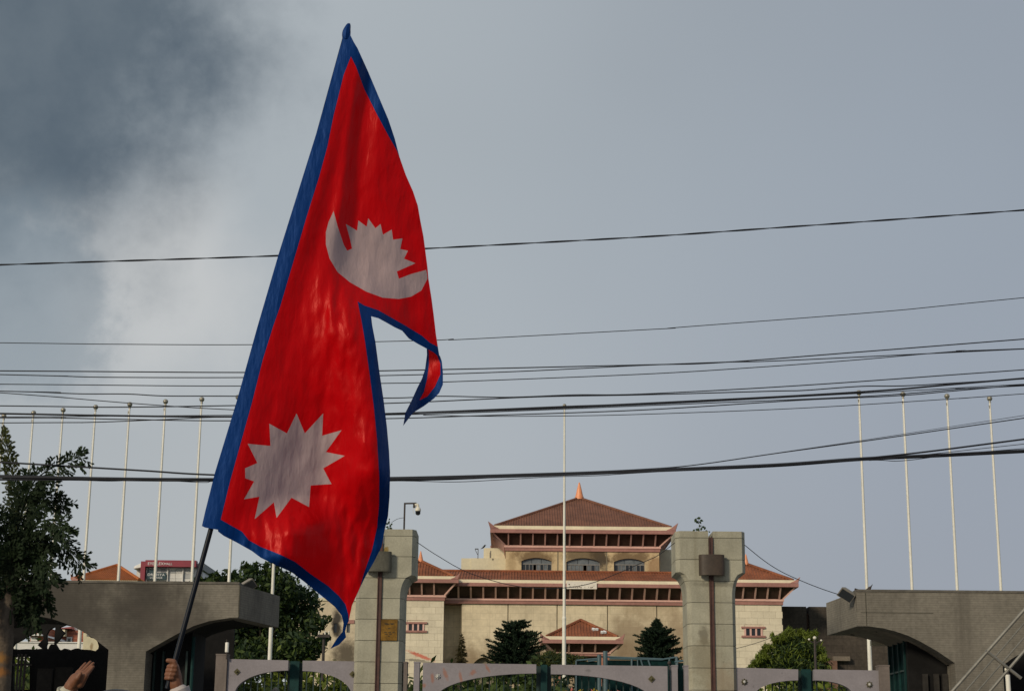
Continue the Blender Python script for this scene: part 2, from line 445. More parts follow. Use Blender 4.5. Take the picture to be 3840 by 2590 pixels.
for (a, b, c, s, f) in wins:
    x0, x1 = W(a, 2120, yw).x, W(b, 2120, yw).x
    holes.append(arch_loop(x0, x1, Z(c, yw, (a + b) / 2), Z(f, yw, (a + b) / 2), Z(s, yw, (a + b) / 2)))
MB().plate(outer, [list(reversed(h)) for h in holes], yw, yw + .55).build('upper_wall', M_upper, hall)
MB().box(ucx - uiw, ucx - uiw + .4, yw + .553, yw + 11, Z(2170, yw), zb).box(ucx + uiw - .4, ucx + uiw, yw + .553, yw + 11, Z(2170, yw), zb).box(ucx - uiw + .4, ucx + uiw - .4, yw + 10.6, yw + 11, Z(2170, yw), zb).build('upper_side_wall', M_upper, hall)
for px in (2092, 2275):                           # vertical joints between the bays
    x = W(px, 2100, yw).x
    MB().box(x - .05, x + .05, yw - .012, yw + .1, Z(2165, yw), zb - .01).build('wall_joint', M_joint, hall)
for wi, h in enumerate(holes):
    x0, x1 = h[0][0], h[1][0]; z0, z1 = h[0][1], h[2][1]; zc = max(p[1] for p in h)
    fr = MB(); inner = []
    cxw, czw = (x0 + x1) / 2, (z0 + zc) / 2
    for (x, z) in h: inner.append((cxw + (x - cxw) * .95, czw + (z - czw) * .94))
    fr.plate(h, [list(reversed(inner))], yw + .20, yw + .32)
    zt = z0 + (z1 - z0) * .80
    fr.box(x0 + .05, x1 - .05, yw + .205, yw + .315, zt - .05, zt + .05)
    wo = fr.build('window', M_frame, hall)
    # arched upper light: three panes
    top = [p for p in inner if p[1] > zt + .02]
    top = [(inner[1][0], zt + .02)] + top + [(inner[0][0], zt + .02)]
    for q in range(3):
        xa, xb = inner[0][0] + (inner[1][0] - inner[0][0]) * q / 3 + .02, inner[0][0] + (inner[1][0] - inner[0][0]) * (q + 1) / 3 - .02
        def ztop(x):
            best = zt + .1
            for (p, r_) in zip(inner[2:-1], inner[3:]):
                if min(p[0], r_[0]) - 1e-6 <= x <= max(p[0], r_[0]) + 1e-6 and abs(p[0] - r_[0]) > 1e-6:
                    t = (x - p[0]) / (r_[0] - p[0]); best = p[1] + (r_[1] - p[1]) * t
            return best
        poly = [(xa, zt + .04), (xb, zt + .04)] + [(xb + (xa - xb) * k / 5, ztop(xb + (xa - xb) * k / 5)) for k in range(6)]
        MB().plate(poly, [], yw + .255, yw + .27).build('pane', M_glassg, wo)
    nb = 8
    for q in range(nb):
        xa = inner[0][0] + (inner[1][0] - inner[0][0]) * q / nb; xb = inner[0][0] + (inner[1][0] - inner[0][0]) * (q + 1) / nb
        if q: MB().box(xa - .03, xa + .03, yw + .21, yw + .31, z0 + .05, zt - .05).build('mullion', M_frame, wo)
        pale = (wi, q) in ((0, 6), (1, 0), (1, 1), (1, 2), (1, 3)); gone = (wi, q) in ((0, 3), (1, 4))
        if not gone:
            MB().box(xa + .035, xb - .035, yw + .255, yw + .27, z0 + .06, zt - .06).build('pane', M_glassg if pale or random.random() < .15 else M_glass, wo)
    MB().box(x0 - .5, x1 + .5, yw + 2.2, yw + 2.4, z0 - 1, zc + .5).build('room_backing', M_dark, hall)
# plant rooms behind the upper tier
def bx(px0, px1, py0, D, dep, name='plant_room', m=M_wall, py1=2160):
    a, b = W(px0, py0, D), W(px1, py0, D); z1 = W(px0, py1, D).z
    return MB().box(a.x, b.x, D, D + dep, z1, (a.z + b.z) / 2).build(name, m, hall)
M_plain = mat('plain_render', (.64, .58, .43), .9, .07, .5, 4, streak=.14, streak_col=(.3, .26, .18))
bx(1730, 1767, 2092, 160.2, 6, m=M_plain); bx(1767.2, 1901, 2092, 160, 6, m=M_plain); bx(1814, 1901, 2054, 163, 5, m=M_plain)
bx(2474, 2600, 2060, 164, 5, m=M_plain); bx(2474, 2610, 2097, 161, 6, m=M_plain)
for (px, y0, y1) in ((1840, 2064, 2091), (1838, 2070, 2091)):
    a, b = W(px, y0, 159.7), W(px, y1, 159.7); MB().tube([a, b], .05, 6).build('vent_pipe', M_soff, hall)

# ---- main front: lean-to roof, fascia, struts, sill, wall panels
DF = 147.3
xL, xR = W(1640, 2180, DF).x, W(2800, 2180, DF).x
zt, zc, zf = Z(2176, DF), Z(2187, DF), Z(2200, DF)
ov = 1.4; DS = DF + ov
zl, zm, zb = Z(2247, DS), Z(2254, DS), Z(2266, DS)
zr = Z(2146, DF + 6.5); yr = DF + 6.5
mr_ = MB().hexa([(xL, DF + .4, zt - .2), (xR, DF + .4, zt - .2), (xR, yr + 3, zt - .2), (xL, yr + 3, zt - .2)], [(xL, DF + .35, zt), (xR, DF + .35, zt), (xR, yr, zr), (xL, yr, zr)]).build('lower_roof', M_tile, hall)
rb = MB(); x = xL + .1
while x < xR:
    rb.tube([(x, DF + .28, zt - .02), (x, yr, zr + .01)], .055, 5); x += .25
tag(rb.build('tile_rib', M_tile, mr_, smooth=True), kind='stuff')
MB().tube([(xL, yr, zr + .06), (xR, yr, zr + .06)], .12, 8).build('ridge_cap', M_tile, mr_, smooth=True)
MB().box(xL, xR, DF + .18, DF + .6, zc + .002, zt + .03).build('cream_edge', M_cream, mr_)
fl = MB().box(xL, xR, DF, DF + .35, zf, zc).build('lower_fascia', M_fascia, hall)
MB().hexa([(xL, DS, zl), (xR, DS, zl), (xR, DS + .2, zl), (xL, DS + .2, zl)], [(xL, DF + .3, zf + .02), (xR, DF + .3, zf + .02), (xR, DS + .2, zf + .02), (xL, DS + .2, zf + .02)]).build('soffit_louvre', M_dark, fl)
stp = 46.3 * (DF + .7) / FP; x = W(2138, 2220, DF + .7).x
while x > xL: x -= stp
x += stp
while x < xR:
    MB().tube([(x, DF + .22, zf - .02), (x, DS - .1, zl + .02)], .105, 4, rot=math.pi / 4).build('strut', M_pink, fl); x += stp
MB().box(xL, xR, DS - .2, DS + .4, zm, zl).build('lower_sill', M_pink, hall)
MB().box(xL, xR, DS - .13, DS + .4, zb, zm - .002).build('lower_sill_band', M_fascia, hall)
yW = DS + .05
MB().box(xL, W(1731, 2260, yW).x, DS + .403, DS + 3, zb + .02, zl - .02).build('recess_ceiling', M_fascia, hall)
jx = [W(p, 2300, yW).x for p in (1640, 1731, 1905, 2089, 2278, 2463, 2650, 2800)]
for i in range(len(jx) - 1):
    a, b = jx[i] + .045, jx[i + 1] - .045
    hl = []
    if i == 1:
        z1 = Z(2463, yW, 1812); x0, x1 = W(1756, 2480, yW).x, W(1868, 2480, yW).x
        hl = [list(reversed([(x0, 0.3), (x1, .3)] + [(x1 + (x0 - x1) * k / 12, z1 - 1.3 + 1.3 * math.sin(math.pi * (k / 12 * .9 + .05))) for k in range(13)]))]
    rc = 1.7 if i == 0 else 0.0
    MB().plate([(a, 0), (b, 0), (b, zb), (a, zb)], hl, yW + rc + (.02 if i % 2 else 0), yW + rc + .5).build('wall_panel', M_wall, hall)
MB().box(jx[1] + .003, jx[1] + .4, yW + .503, yW + 2.2, 0, zb - .01).build('recess_return', M_wall, hall)
MB().box(jx[1] + .41, jx[-1], yW + .30 + .25, yW + 1.2, 0, zb).build('wall_core', M_joint, hall)
for a in jx[1:]: MB().box(a - .05, a + .05, yW + .1, yW + .45, 0, zb - .01).build('wall_joint', M_joint, hall)
# ---- paper banner on the fascia
M_banner = mat('banner_white', (.74, .68, .60), .8, .05, 2, 6)
bz0, bz1 = Z(2207, DF - .1, 2183), Z(2178.5, DF - .1, 2183); bx0, bx1 = W(2125, 2190, DF - .1).x, W(2238, 2190, DF - .1).x
ban = MB().box(bx0, bx1, DF - .12, DF - .03, bz0, bz1).build('banner_board', M_banner); tag(ban, 'white sign board fixed to the rose fascia of the hall', 'sign')
M_mark = mat('faded_letter', (.12, .08, .06), .8, .1)
for (u, v, s) in ((.08, .60, .10), (.11, .30, .07), (.17, .26, .09), (.23, .28, .11), (.30, .21, .08), (.36, .20, .09), (.42, .27, .08), (.47, .2, .09), (.59, .57, .06), (.60, .26, .05), (.73, .25, .05), (.80, .20, .09), (.85, .26, .08), (.90, .42, .05), (.27, .56, .05), (.50, .54, .05)):
    x = bx0 + (bx1 - bx0) * u; z = bz0 + (bz1 - bz0) * v; s *= .75
    MB().box(x - s * .6, x + s, DF - .126, DF - .1195, z - s * .8, z + s * .5).build('letter_mark', M_mark, ban)

# ---- the two stair towers
def wing(pxA, px_eave, prefix, M_s, zrow, D=146.3, wpx=(0, 0), winpx=None, sgn=1):
    ax = W(pxA, 2110, D + 3).x
    ex = W(px_eave, 2170, D).x
    hw = abs(ex - ax) + .35
    za, zt_, zc_, zf_, zl_, zm_, zb_ = zrow
    ZZ = lambda py, d: W(pxA, py, d).z
    ov_ = 1.25
    zs_ = [ZZ(zt_, D + .3), ZZ(zc_, D), ZZ(zf_, D), ZZ(zl_, D + ov_), ZZ(zm_, D + ov_), ZZ(zb_, D + ov_)]
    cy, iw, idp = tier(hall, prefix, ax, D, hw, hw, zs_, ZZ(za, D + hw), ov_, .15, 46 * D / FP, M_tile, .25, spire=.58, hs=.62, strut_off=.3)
    x0, x1 = ax - iw, ax + iw; yq = D + ov_ + .03
    MB().box(x0 + .04, x1 - .04, yq + .05, yq + 7, 0, zs_[5]).build('tower_core', M_s, hall)
    # facing stones
    rh, cw = .56, 1.05
    z = zs_[5] - rh; row = 0
    wx0, wx1, wz0, wz1 = winpx
    while z > 2.5:
        xx = x0 - (row % 2) * cw * .5
        while xx < x1:
            a, b = max(xx, x0), min(xx + cw, x1)
            segs = [(a, b)]
            if z < wz1 and z + rh > wz0:
                segs = [(a, min(b, wx0)), (max(a, wx1), b)]
            for a, b in segs:
                if b - a > .08: slab('facing_stone', M_s, hall, a + .006, b - .006, yq + random.uniform(-.006, .006), yq + .12, z + .006, z + rh - .006)
            xx += cw
        z -= rh; row += 1
    # triple window
    fr = MB(); t = .16
    fr.box(wx0 - .25, wx1 + .25, yq - .14, yq + .2, wz1 - .16, wz1); fr.box(wx0 - .25, wx1 + .25, yq - .14, yq + .2, wz0, wz0 + .16)
    wo = fr.build('tower_window', M_fascia, hall)
    for k in range(4):
        x = wx0 + .07 + (wx1 - wx0 - .14) * k / 3
        MB().box(x - .075, x + .075, yq - .08, yq + .19, wz0 + .162, wz1 - .162).build('mullion', M_pink, wo)
    for k in range(3):
        xa = wx0 + .07 + (wx1 - wx0 - .14) * k / 3 + .075; xb = wx0 + .07 + (wx1 - wx0 - .14) * (k + 1) / 3 - .075
        MB().box(xa, xb, yq + .02, yq + .03, wz0 + .162, wz1 - .162).build('pane', M_glass, wo)
yq = 146.3 + 1.28
wing(1576, 1704, 'left_tower', M_wing_l, (2104, 2160, 2169, 2183, 2230, 2238, 2250), winpx=(W(1526, 2350, yq).x, W(1591, 2350, yq).x, Z(2370, yq, 1560), Z(2331, yq, 1560)))
wing(2803, 2979, 'right_tower', M_wing, (2115, 2174, 2183, 2198, 2245, 2253, 2266), winpx=(W(2791, 2370, yq).x, W(2859, 2370, yq).x, Z(2389, yq, 2820), Z(2348, yq, 2820)))

# ---- entrance porch
Dp = 127.0
pcx = (W(2030, 2400, Dp).x + W(2338, 2400, Dp).x) / 2; phw = (W(2338, 2400, Dp).x - W(2030, 2400, Dp).x) / 2
zsp = [Z(2387, Dp + .3), Z(2397, Dp), Z(2411, Dp), Z(2445, Dp + 1), Z(2449, Dp + 1), Z(2458, Dp + 1)]
pcy, piw, pid = tier(hall, 'porch', pcx, Dp, phw, phw, zsp, Z(2326, Dp + phw), 1.0, .15, 49 * Dp / FP, M_tile, .22, spire=0, hs=.55)
for sx_ in (-1, 1):
    MB().box(pcx + sx_ * (piw - .3) - .3, pcx + sx_ * (piw - .3) + .3, Dp + 1.1, Dp + 1.7, 0, zsp[5]).build('porch_column', mat('brick_column', (.36, .17, .12), .85, .15, 1, 6, brick=(.24, .075, .012, .85, 1.3)), hall)
M_scrap = mat('white_scrap', (.75, .75, .73), .7, .1)
for i, (px, py, s) in enumerate(((2235, 2366, .13), (2265, 2376, .11))):
    p = W(px, py, Dp + .55); t = (p.z - zsp[0])
    # lay the scrap on the roof slope
    q = W(px, py, Dp + .3); sl = (Z(2326, Dp + phw) - zsp[0]) / phw
    for _ in range(20):
        yy = Dp + .4 + (q.z - zsp[0]) / sl; q = W(px, py, yy)
    sc = MB()
    for k in range(4):
        ox, oz = random.uniform(-.2, .2), random.uniform(-.15, .15)
        sc.hexa([(q.x + ox - s, q.y + oz - .16, q.z + oz * sl + .02), (q.x + ox + s * .6, q.y + oz - .1, q.z + oz * sl + .05), (q.x + ox + s * .8, q.y + oz, q.z + oz * sl + .12), (q.x + ox - s * .7, q.y + oz, q.z + oz * sl + .08)],
                [(q.x + ox - s, q.y + oz - .2, q.z + oz * sl + .12), (q.x + ox + s * .6, q.y + oz - .14, q.z + oz * sl + .2), (q.x + ox + s * .7, q.y + oz - .04, q.z + oz * sl + .22), (q.x + ox - s * .6, q.y + oz - .04, q.z + oz * sl + .24)])
    tag(sc.build('debris_scrap', M_scrap), ('pale torn debris lying on the porch roof, nearer its ridge', 'smaller torn debris on the porch roof near its right edge')[i], 'debris', 'debris on the porch roof')

# ---- annex to the left with a burnt window, and the dark stone block to the right
pa = W(1262, 2345, 146)
M_annex = mat('annex_render', (.60, .50, .36), .9, .10, .5, 4, streak=.18, streak_col=(.28, .22, .15), brick=(1.2, .55, .015, .95, .88),
              stains=[((W(1262, 2320, 146).x, 146, W(1262, 2320, 146).z), (.48, 1.0), 0, (.035, .030, .028), .95, .9, .25),
                      ((W(1262, 2360, 146).x, 146, W(1262, 2360, 146).z), (.42, .6), 0, (.03, .025, .022), .95, .9, .4),
                      ((W(1295, 2455, 146).x, 146, W(1295, 2455, 146).z), (1.5, 1.5), 0, (.07, .055, .04), .9, .5, .2)])
annex = thing('annex_building', (W(1250, 2400, 146).x, 146, 0), 'cream annex with a burnt sooty window left of the gate pillar', 'building')
a0, a1 = W(1100, 2250, 146).x, W(1400, 2250, 146).x; az = Z(2252, 146, 1280)
wx0, wx1, wz0, wz1 = W(1251, 2360, 146).x, W(1263, 2360, 146).x, Z(2370, 146, 1260), Z(2336, 146, 1260)
w20, w21 = W(1300, 2350, 146).x, W(1313, 2350, 146).x
MB().plate([(a0, 0), (a1, 0), (a1, az), (a0, az)], [[(wx0, wz0), (wx0, wz1), (wx1, wz1), (wx1, wz0)], [(w20, wz0), (w20, wz1), (w21, wz1), (w21, wz0)]], 146, 146.4).build('front_wall', M_annex, annex)
MB().box(a0, a1, 146.403, 154, 0, az - .3).build('rear_block', M_dark, annex)
MB().box(a0 - .1, a1 + .1, 145.9, 146.5, az + .003, az + .25).build('parapet', M_plain, annex)
MB().box(wx0 - .05, wx1 + .05, 146.2, 146.25, wz0, wz1).build('pane', M_glass, annex)
wf = MB().box(w20, w21, 146.2, 146.25, wz0, wz1).build('pane', M_glassg, annex)
MB().box(w20 - .15, w21 + .35, 145.92, 146.02, wz1 + .003, wz1 + .3).build('lintel', M_fascia, annex)
M_dkstone = mat('dark_stone_wall', (.060, .048, .038), .9, .35, .35, 4, streak=.5, streak_col=(.018, .016, .016), brick=(1.4, .6, .02, .85, .6))  # very dark brown blocks with blacker vertical streaks
cb_ = thing('dark_block', (W(3020, 2400, 152).x, 152, 0), 'dark stone flat block between right tower and right gatehouse', 'building')
c0, cm_, c1 = W(2925, 2300, 152).x, W(3029, 2300, 152).x, W(3560, 2300, 152).x; cz = Z(2273, 152, 3020)
MB().box(c0, cm_ - .12, 152, 160, 0, cz).build('wall_panel', M_dkstone, cb_); MB().box(cm_ + .12, c1, 152, 160, 0, cz).build('wall_panel', M_dkstone, cb_)
MB().box(cm_ - .12, cm_ + .12, 152.4, 159.8, 0, cz - .55).build('wall_joint', M_dark, cb_)
M_pale = mat('grey_brown_render', (.17, .14, .11), .9, .3, .6, 5)  # grey-brown, paler than the block behind it
a, b = W(3128, 2458, 151), W(3192, 2475, 151); MB().box(a.x, b.x, 151.4, 151.99, b.z, a.z).build('ledge_slab', M_pale, cb_)
a, b = W(3080, 2475, 151), W(3140, 2520, 151); MB().box(a.x, b.x, 150.9, 151.99, 0, a.z).build('low_block', mat('dark_brick', (.16, .09, .065), .9, .25, .8, 6), cb_)

# ================================================================== gate pillars
DG = 32.0
def pst(px, py, rx, rz, col, k, ns=6, e=.5, a=0):
    p = W(px, py, DG); return ((p.x, DG, p.z), (rx, rz), a, col, k, ns, e)
M_stone = mat('weathered_stone_slab', (.335, .318, .245), .88, .16, 2.2, 30, bump=.25, streak=.6, rnd=.07, streak_col=(.17, .152, .10), spots=.5,
              stains=[pst(2640, 2380, .10, .19, (.13, .115, .085), .7, 7, .4), pst(2720, 2560, .35, .35, (.24, .16, .10), .4, 5, .2),
                      pst(1448, 2062, .05, .07, (.22, .14, .01), .8, 9, .5), pst(2640, 2480, .3, .5, (.19, .16, .10), .5, 4, .2), pst(2690, 2190, .5, .06, (.13, .12, .09), .6, 7, .3)])
M_mortar = mat('dark_mortar', (.07, .065, .05), .9, .2, 4, 20)
M_rust = mat('rusty_steel', (.075, .032, .024), .6, .3, 3, 25, streak=.3, streak_col=(.03, .02, .02), spec=.4)
M_box = mat('weathered_box', (.052, .036, .025), .55, .25, 3, 22, streak=.35, streak_col=(.05, .04, .03), spec=.4)
M_boxg = mat('grey_green_box', (.080, .076, .058), .6, .25, 3, 22, streak=.35, streak_col=(.06, .055, .045), spots=.8)
m_per = DG / FP * 1.0
def pillar(pxc, tops, joints, label, boxm, boxpx, groove):
    X0 = W(pxc, 2350, DG).x
    zt = W(pxc, tops[0], DG).z; zc0 = W(pxc, tops[1], DG).z; zc1 = W(pxc, tops[2], DG).z
    k = (W(pxc + 100, 2100, DG).x - W(pxc, 2100, DG).x) / 100
    k2 = (W(pxc + 100, 2350, DG).x - W(pxc, 2350, DG).x) / 100
    hw, sw, c, dep, g = (117 + 14) * k, (79 + 12) * k2, 14 * k, .95, groove
    th = thing('gate_pillar', (X0, DG, 0), label, 'pillar')
    def xo(z):
        if z >= zc0: return hw
        if z <= zc1: return sw
        t = math.acos(min(1, max(0, (z - zc1) / (zc0 - zc1)))); return hw - (hw - sw) * math.sin(t)
    zj = [zt + .001] + [W(pxc, j, DG).z for j in joints]
    step = (zj[1] - zj[-1]) / (len(joints) - 1)
    while zj[-1] > step: zj.append(zj[-1] - step)
    zj.append(.13)
    gap = .0045
    for i in range(len(zj) - 1):
        z1, z0 = zj[i] - (gap if i else 0), zj[i + 1] + gap
        zz = [z0] + [z for z in sorted(zc1 + (zc0 - zc1) * q / 9 for q in range(10)) if z0 + .004 < z < z1 - .004] + [z1]
        for s in (-1, 1):
            mb = MB(); jy = random.uniform(-.004, .004)
            for z in zz:
                x = xo(z); pts = [(g, jy), (x - c, jy), (x, c * 1.6 + jy), (x, dep), (g, dep)]
                mb.v += [Vector((X0 + s * p[0], DG + p[1], z)) for p in pts]
            n = 5
            for a in range(len(zz) - 1):
                for b in range(n):
                    mb.f.append((a * n + b, a * n + (b + 1) % n, (a + 1) * n + (b + 1) % n, (a + 1) * n + b))
            mb.f.append(tuple(range(n))); mb.f.append(tuple((len(zz) - 1) * n + b for b in range(n)))
            mb.build('stone_slab', M_stone, th)
    # mortar core just inside the slabs
    zz = [.13] + [zc1 + (zc0 - zc1) * q / 8 for q in range(9)] + [zt - .25]
    mb = MB()
    for z in zz:
        x = xo(z) - .012; mb.v += [Vector((X0 - x, DG + c * 1.6 + .03, z)), Vector((X0 + x, DG + c * 1.6 + .03, z)), Vector((X0 + x, DG + dep - .02, z)), Vector((X0 - x, DG + dep - .02, z))]
    for a in range(len(zz) - 1):
        for b in range(4): mb.f.append((a * 4 + b, a * 4 + (b + 1) % 4, a * 4 + 4 + (b + 1) % 4, a * 4 + 4 + b))
    mb.f.append((0, 1, 2, 3)); mb.f.append(tuple(range(len(mb.v) - 4, len(mb.v)))); mb.build('core', M_mortar, th)
    # steel channel standing in the groove
    MB().box(X0 - g + .006, X0 + g - .006, DG - .035, DG + .05, .13, zt - .12).box(X0 - g + .006, X0 - g + .02, DG - .055, DG - .0355, .13, zt - .12).build('steel_channel', M_rust, th)
    # curved metal lamp box across the channel
    b0, b1, y0, y1 = boxpx
    xa, xb = W(b0, 2110, DG - .1).x, W(b1, 2110, DG - .1).x; za, zb_ = W(pxc, y1, DG - .1).z, W(pxc, y0, DG - .1).z
    mb = MB(); n = 14; xm = (xa + xb) / 2; hw2 = (xb - xa) / 2
    prof = [(xm - hw2 * math.cos(math.pi * q / n), DG - .06 - .16 * math.sin(math.pi * q / n) ** .45) for q in range(n + 1)]
    m_ = len(prof)
    mb.v = [Vector((p[0], p[1], za)) for p in prof] + [Vector((p[0], p[1], zb_)) for p in prof]
    mb.f = [tuple(range(m_)), tuple(range(2 * m_ - 1, m_ - 1, -1))] + [(q, (q + 1) % m_, (q + 1) % m_ + m_, q + m_) for q in range(m_)]
    mb.build('lamp_box', boxm, th, smooth=True)
    return X0, zt
lpx, lpz = pillar(1420, (1983, 2154, 2235), (2008, 2085, 2165, 2242, 2320, 2400, 2480), 'stone gate pillar with brass plaque and camera, overlapped by the flag', M_boxg, (1371, 1468, 2068, 2143), .044)
rpx, rpz = pillar(2671, (1991, 2144, 2232), (2016, 2097, 2177, 2258, 2338, 2420, 2503), 'stone gate pillar with rusty steel channel right of the hall', M_box, (2621, 2717, 2080, 2157), .044)
# brass plaque
M_brass = mat('tarnished_brass', (.17, .088, .012), .45, .4, 7, 40, metal=.35, streak=.3, streak_col=(.05, .03, .01))
M_brassd = mat('brass_letter', (.035, .025, .012), .6, .2)
pa0, pa1 = W(1430, 2320, DG - .02).x, W(1491, 2320, DG - .02).x; pz0, pz1 = W(1460, 2400, DG - .02).z, W(1460, 2321, DG - .02).z
plq = MB().box(pa0, pa1, DG - .028, DG - .006, pz0, pz1).build('plaque', M_brass); tag(plq, 'tarnished brass plaque with engraved lines on the left pillar', 'plaque')
for (v, ws) in ((.80, (.20, .42, .55, .80)), (.77, (.24, .5, .6, .74)), (.57, (.42, .56)), (.38, (.2, .36, .45, .62, .70, .84)), (.30, (.25, .4, .5, .66)), (.20, (.46, .53))):
    for q in range(0, len(ws), 2):
        MB().box(pa0 + (pa1 - pa0) * ws[q], pa0 + (pa1 - pa0) * ws[q + 1], DG - .031, DG - .0275, pz0 + (pz1 - pz0) * (v - .018), pz0 + (pz1 - pz0) * (v + .018)).build('engraved_line', M_brassd, plq)
# surveillance camera on the left pillar
M_iron = mat('dark_iron', (.045, .036, .032), .6, .25, 5, 30)
M_white = mat('white_plastic', (.66, .62, .52), .5, .10, 4, 20)
M_black = mat('black_plastic', (.008, .009, .012), .18, 0, spec=.6)
cp = W(1516, 1983, DG + .35); cam_t = thing('surveillance_camera', (cp.x, cp.y, cp.z), 'dome surveillance camera on an iron arm above the left pillar', 'camera')
p0, p1, p2 = W(1515, 1990, DG + .35), W(1518, 1887, DG + .35), W(1562, 1886, DG + .35)
MB().tube([p0, p1], .017, 6).build('mast', M_iron, cam_t); MB().tube([p1 - Vector((.015, 0, 0)), p2], .016, 6).build('arm', M_iron, cam_t)
q = W(1553, 1896, DG + .35); MB().box(q.x - .02, q.x + .025, q.y - .03, q.y + .03, q.z - .035, q.z + .03).build('junction_box', M_iron, cam_t)
a, b, c = W(1556, 1893, DG + .33), W(1566, 1892, DG + .33), W(1567, 1903, DG + .33); MB().tube(spline([a, b, c], 5), .026, 8).build('elbow', M_white, cam_t, smooth=True)
q = W(1567, 1931, DG + .33); h = .125
MB().lathe((q.x, q.y, q.z + .0), [(.050, .078), (.056, .085), (.055, .115), (.045, .14), (.022, .155), (.01, .158)], 16).build('housing', M_white, cam_t, smooth=True)
MB().lathe((q.x, q.y, q.z), [(.012, 0), (.034, .010), (.047, .03), (.049, .076)], 16).build('dome', M_black, cam_t, smooth=True)
MB().tube(spline([W(1553, 1903, DG + .33), W(1549, 1912, DG + .33), W(1553, 1925, DG + .33)], 4), .004, 5).build('lead', M_white, cam_t)

# ================================================================== gates
def gst(px, py, rx, rz, a, col=(.30, .11, .055), k=.6, e=.3):
    p = W(px, py, DG + .1); return ((p.x, DG + .1, p.z), (rx, rz), a, col, k, 14, e)
M_lilac = mat('lilac_grey_concrete', (.235, .214, .228), .85, .09, 2, 26, bump=.1, streak=.14, streak_col=(.20, .18, .17), spots=.3,
              stains=[gst(1622, 2542, .035, .09, 0), gst(1670, 2526, .04, .11, R(25)), gst(1727, 2535, .03, .12, R(12)), gst(1773, 2520, .07, .05, R(40)), gst(1828, 2505, .03, .10, R(30)), gst(1590, 2568, .05, .04, 0),
                      gst(2207, 2512, .07, .03, 0, (.13, .12, .12), .6)])
M_teal = mat('teal_steel', (.006, .034, .033), .65, .25, 3, 20, spec=.2)
M_bar = mat('dark_green_steel', (.012, .030, .026), .5, .3, 3, 20, spec=.4)
M_post = mat('brown_concrete', (.165, .135, .118), .85, .15, 2, 20, streak=.2)
M_orn = mat('olive_ornament', (.085, .075, .035), .5, .3, 6, 40, metal=.3)
M_silver = mat('silver_ornament', (.55, .53, .48), .35, .2, 6, 40, metal=.5)
DGt = DG + .10
def leaf(label, px0, px1, ytop, curve, orn=None, bars=(), kind='dia', mirror=False):
    """one gate leaf: a concrete-grey head panel with a quarter-arch underside and steel bars below"""
    x0, x1 = W(px0, 2500, DGt).x, W(px1, 2500, DGt).x; zt = (W(px0, ytop[0], DGt).z + W(px1, ytop[1], DGt).z) / 2
    zA, zB = W(px0, ytop[0], DGt).z, W(px1, ytop[1], DGt).z
    th = thing('gate_leaf', ((x0 + x1) / 2, DGt, .13), label, 'gate')
    cv = [XZ(a, b, DGt) for a, b in curve]
    cx_ = [c for c in cv]
    out = [(x0, zA), (x1, zB)]
    lowx = x0 if not mirror else x1
    # stile runs down to the ground on the hinge side
    wst = .10
    if not mirror: poly = [(x1, zB), (x0, zA), (x0, .25), (x0 + wst, .25)] + cv
    else: poly = [(x0, zA), (x1, zB), (x1, .25), (x1 - wst, .25)] + cv
    MB().plate(poly, [], DGt, DGt + .16).build('head_panel', M_lilac, th)
    xa, xb = (x0 + wst, x1) if not mirror else (x0, x1 - wst)
    n = max(5, int((xb - xa) / .125))
    for i in range(n):
        x = xa + (xb - xa) * (i + .5) / n
        MB().box(x - .011, x + .011, DGt + .18, DGt + .202, .2, zt - .06).build('bar', M_bar, th)
    MB().box(xa, xb, DGt + .205, DGt + .235, .2, .28).box(xa, xb, DGt + .205, DGt + .235, 1.35, 1.42).build('rail', M_bar, th)
    for (ox, oy, s, kd) in (orn or ()):
        p = W(ox, oy, DGt); s *= DG / FP
        if kd == 'dia':
            mb = MB().plate([(p.x - s, p.z), (p.x, p.z + s), (p.x + s, p.z), (p.x, p.z - s)], [], DGt - .02, DGt - .001); mb.build('diamond_boss', M_orn, th)
            MB().lathe((p.x, DGt - .03, p.z - s * .35), [(s * .15, 0), (s * .38, s * .2), (s * .38, s * .5), (s * .15, s * .7)], 10).build('boss_centre', M_orn, th, smooth=True)
        else:
            mb = MB()
            pts = []
            for q in range(16):
                r_ = s * (1.0 if q % 2 == 0 else .62) ; pts.append((p.x + r_ * math.cos(q * math.pi / 8), p.z + r_ * math.sin(q * math.pi / 8)))
            mb.plate(pts, [], DGt - .018, DGt - .001).build('rosette', M_silver if kd == 'ros' else M_orn, th)
            mb2 = MB(); mb2.lathe((p.x, DGt - .03, p.z - s * .45), [(s * .2, 0), (s * .45, s * .25), (s * .45, s * .65), (s * .2, s * .9)], 12).build('rosette_centre', M_silver, th, smooth=True)
    return th
def curve(pxA, yA, pxB, yB, n=12):
    """quarter arch from the steep end A up to the flat end B"""
    return [(pxB + (pxA - pxB) * math.sin(math.pi / 2 * q / n), yA + (yB - yA) * math.cos(math.pi / 2 * q / n)) for q in range(n + 1)]
# left pair
leaf('left leaf of left side gate, olive diamond at its left end', 853, 1080, (2469, 2474), list(reversed(curve(880, 2600, 1080, 2512))), [(889, 2517, 12, 'dia')])
leaf('right leaf of left side gate, beside the left pillar', 1134, 1336, (2475, 2478), list(reversed(curve(1318, 2606, 1134, 2514))), [(1322, 2526, 12, 'dia')], mirror=True)
# central pair
leaf('left leaf of the main gate with orange stains and a pale rosette', 1586, 2011, (2483, 2489), list(reversed(curve(1640, 2612, 2011, 2523))), [(1642, 2534, 11, 'ros')])
leaf('right leaf of the main gate with a diamond boss', 2066, 2503, (2490, 2496), list(reversed(curve(2440, 2622, 2066, 2526))), [(2443, 2544, 13, 'dia')], mirror=True)
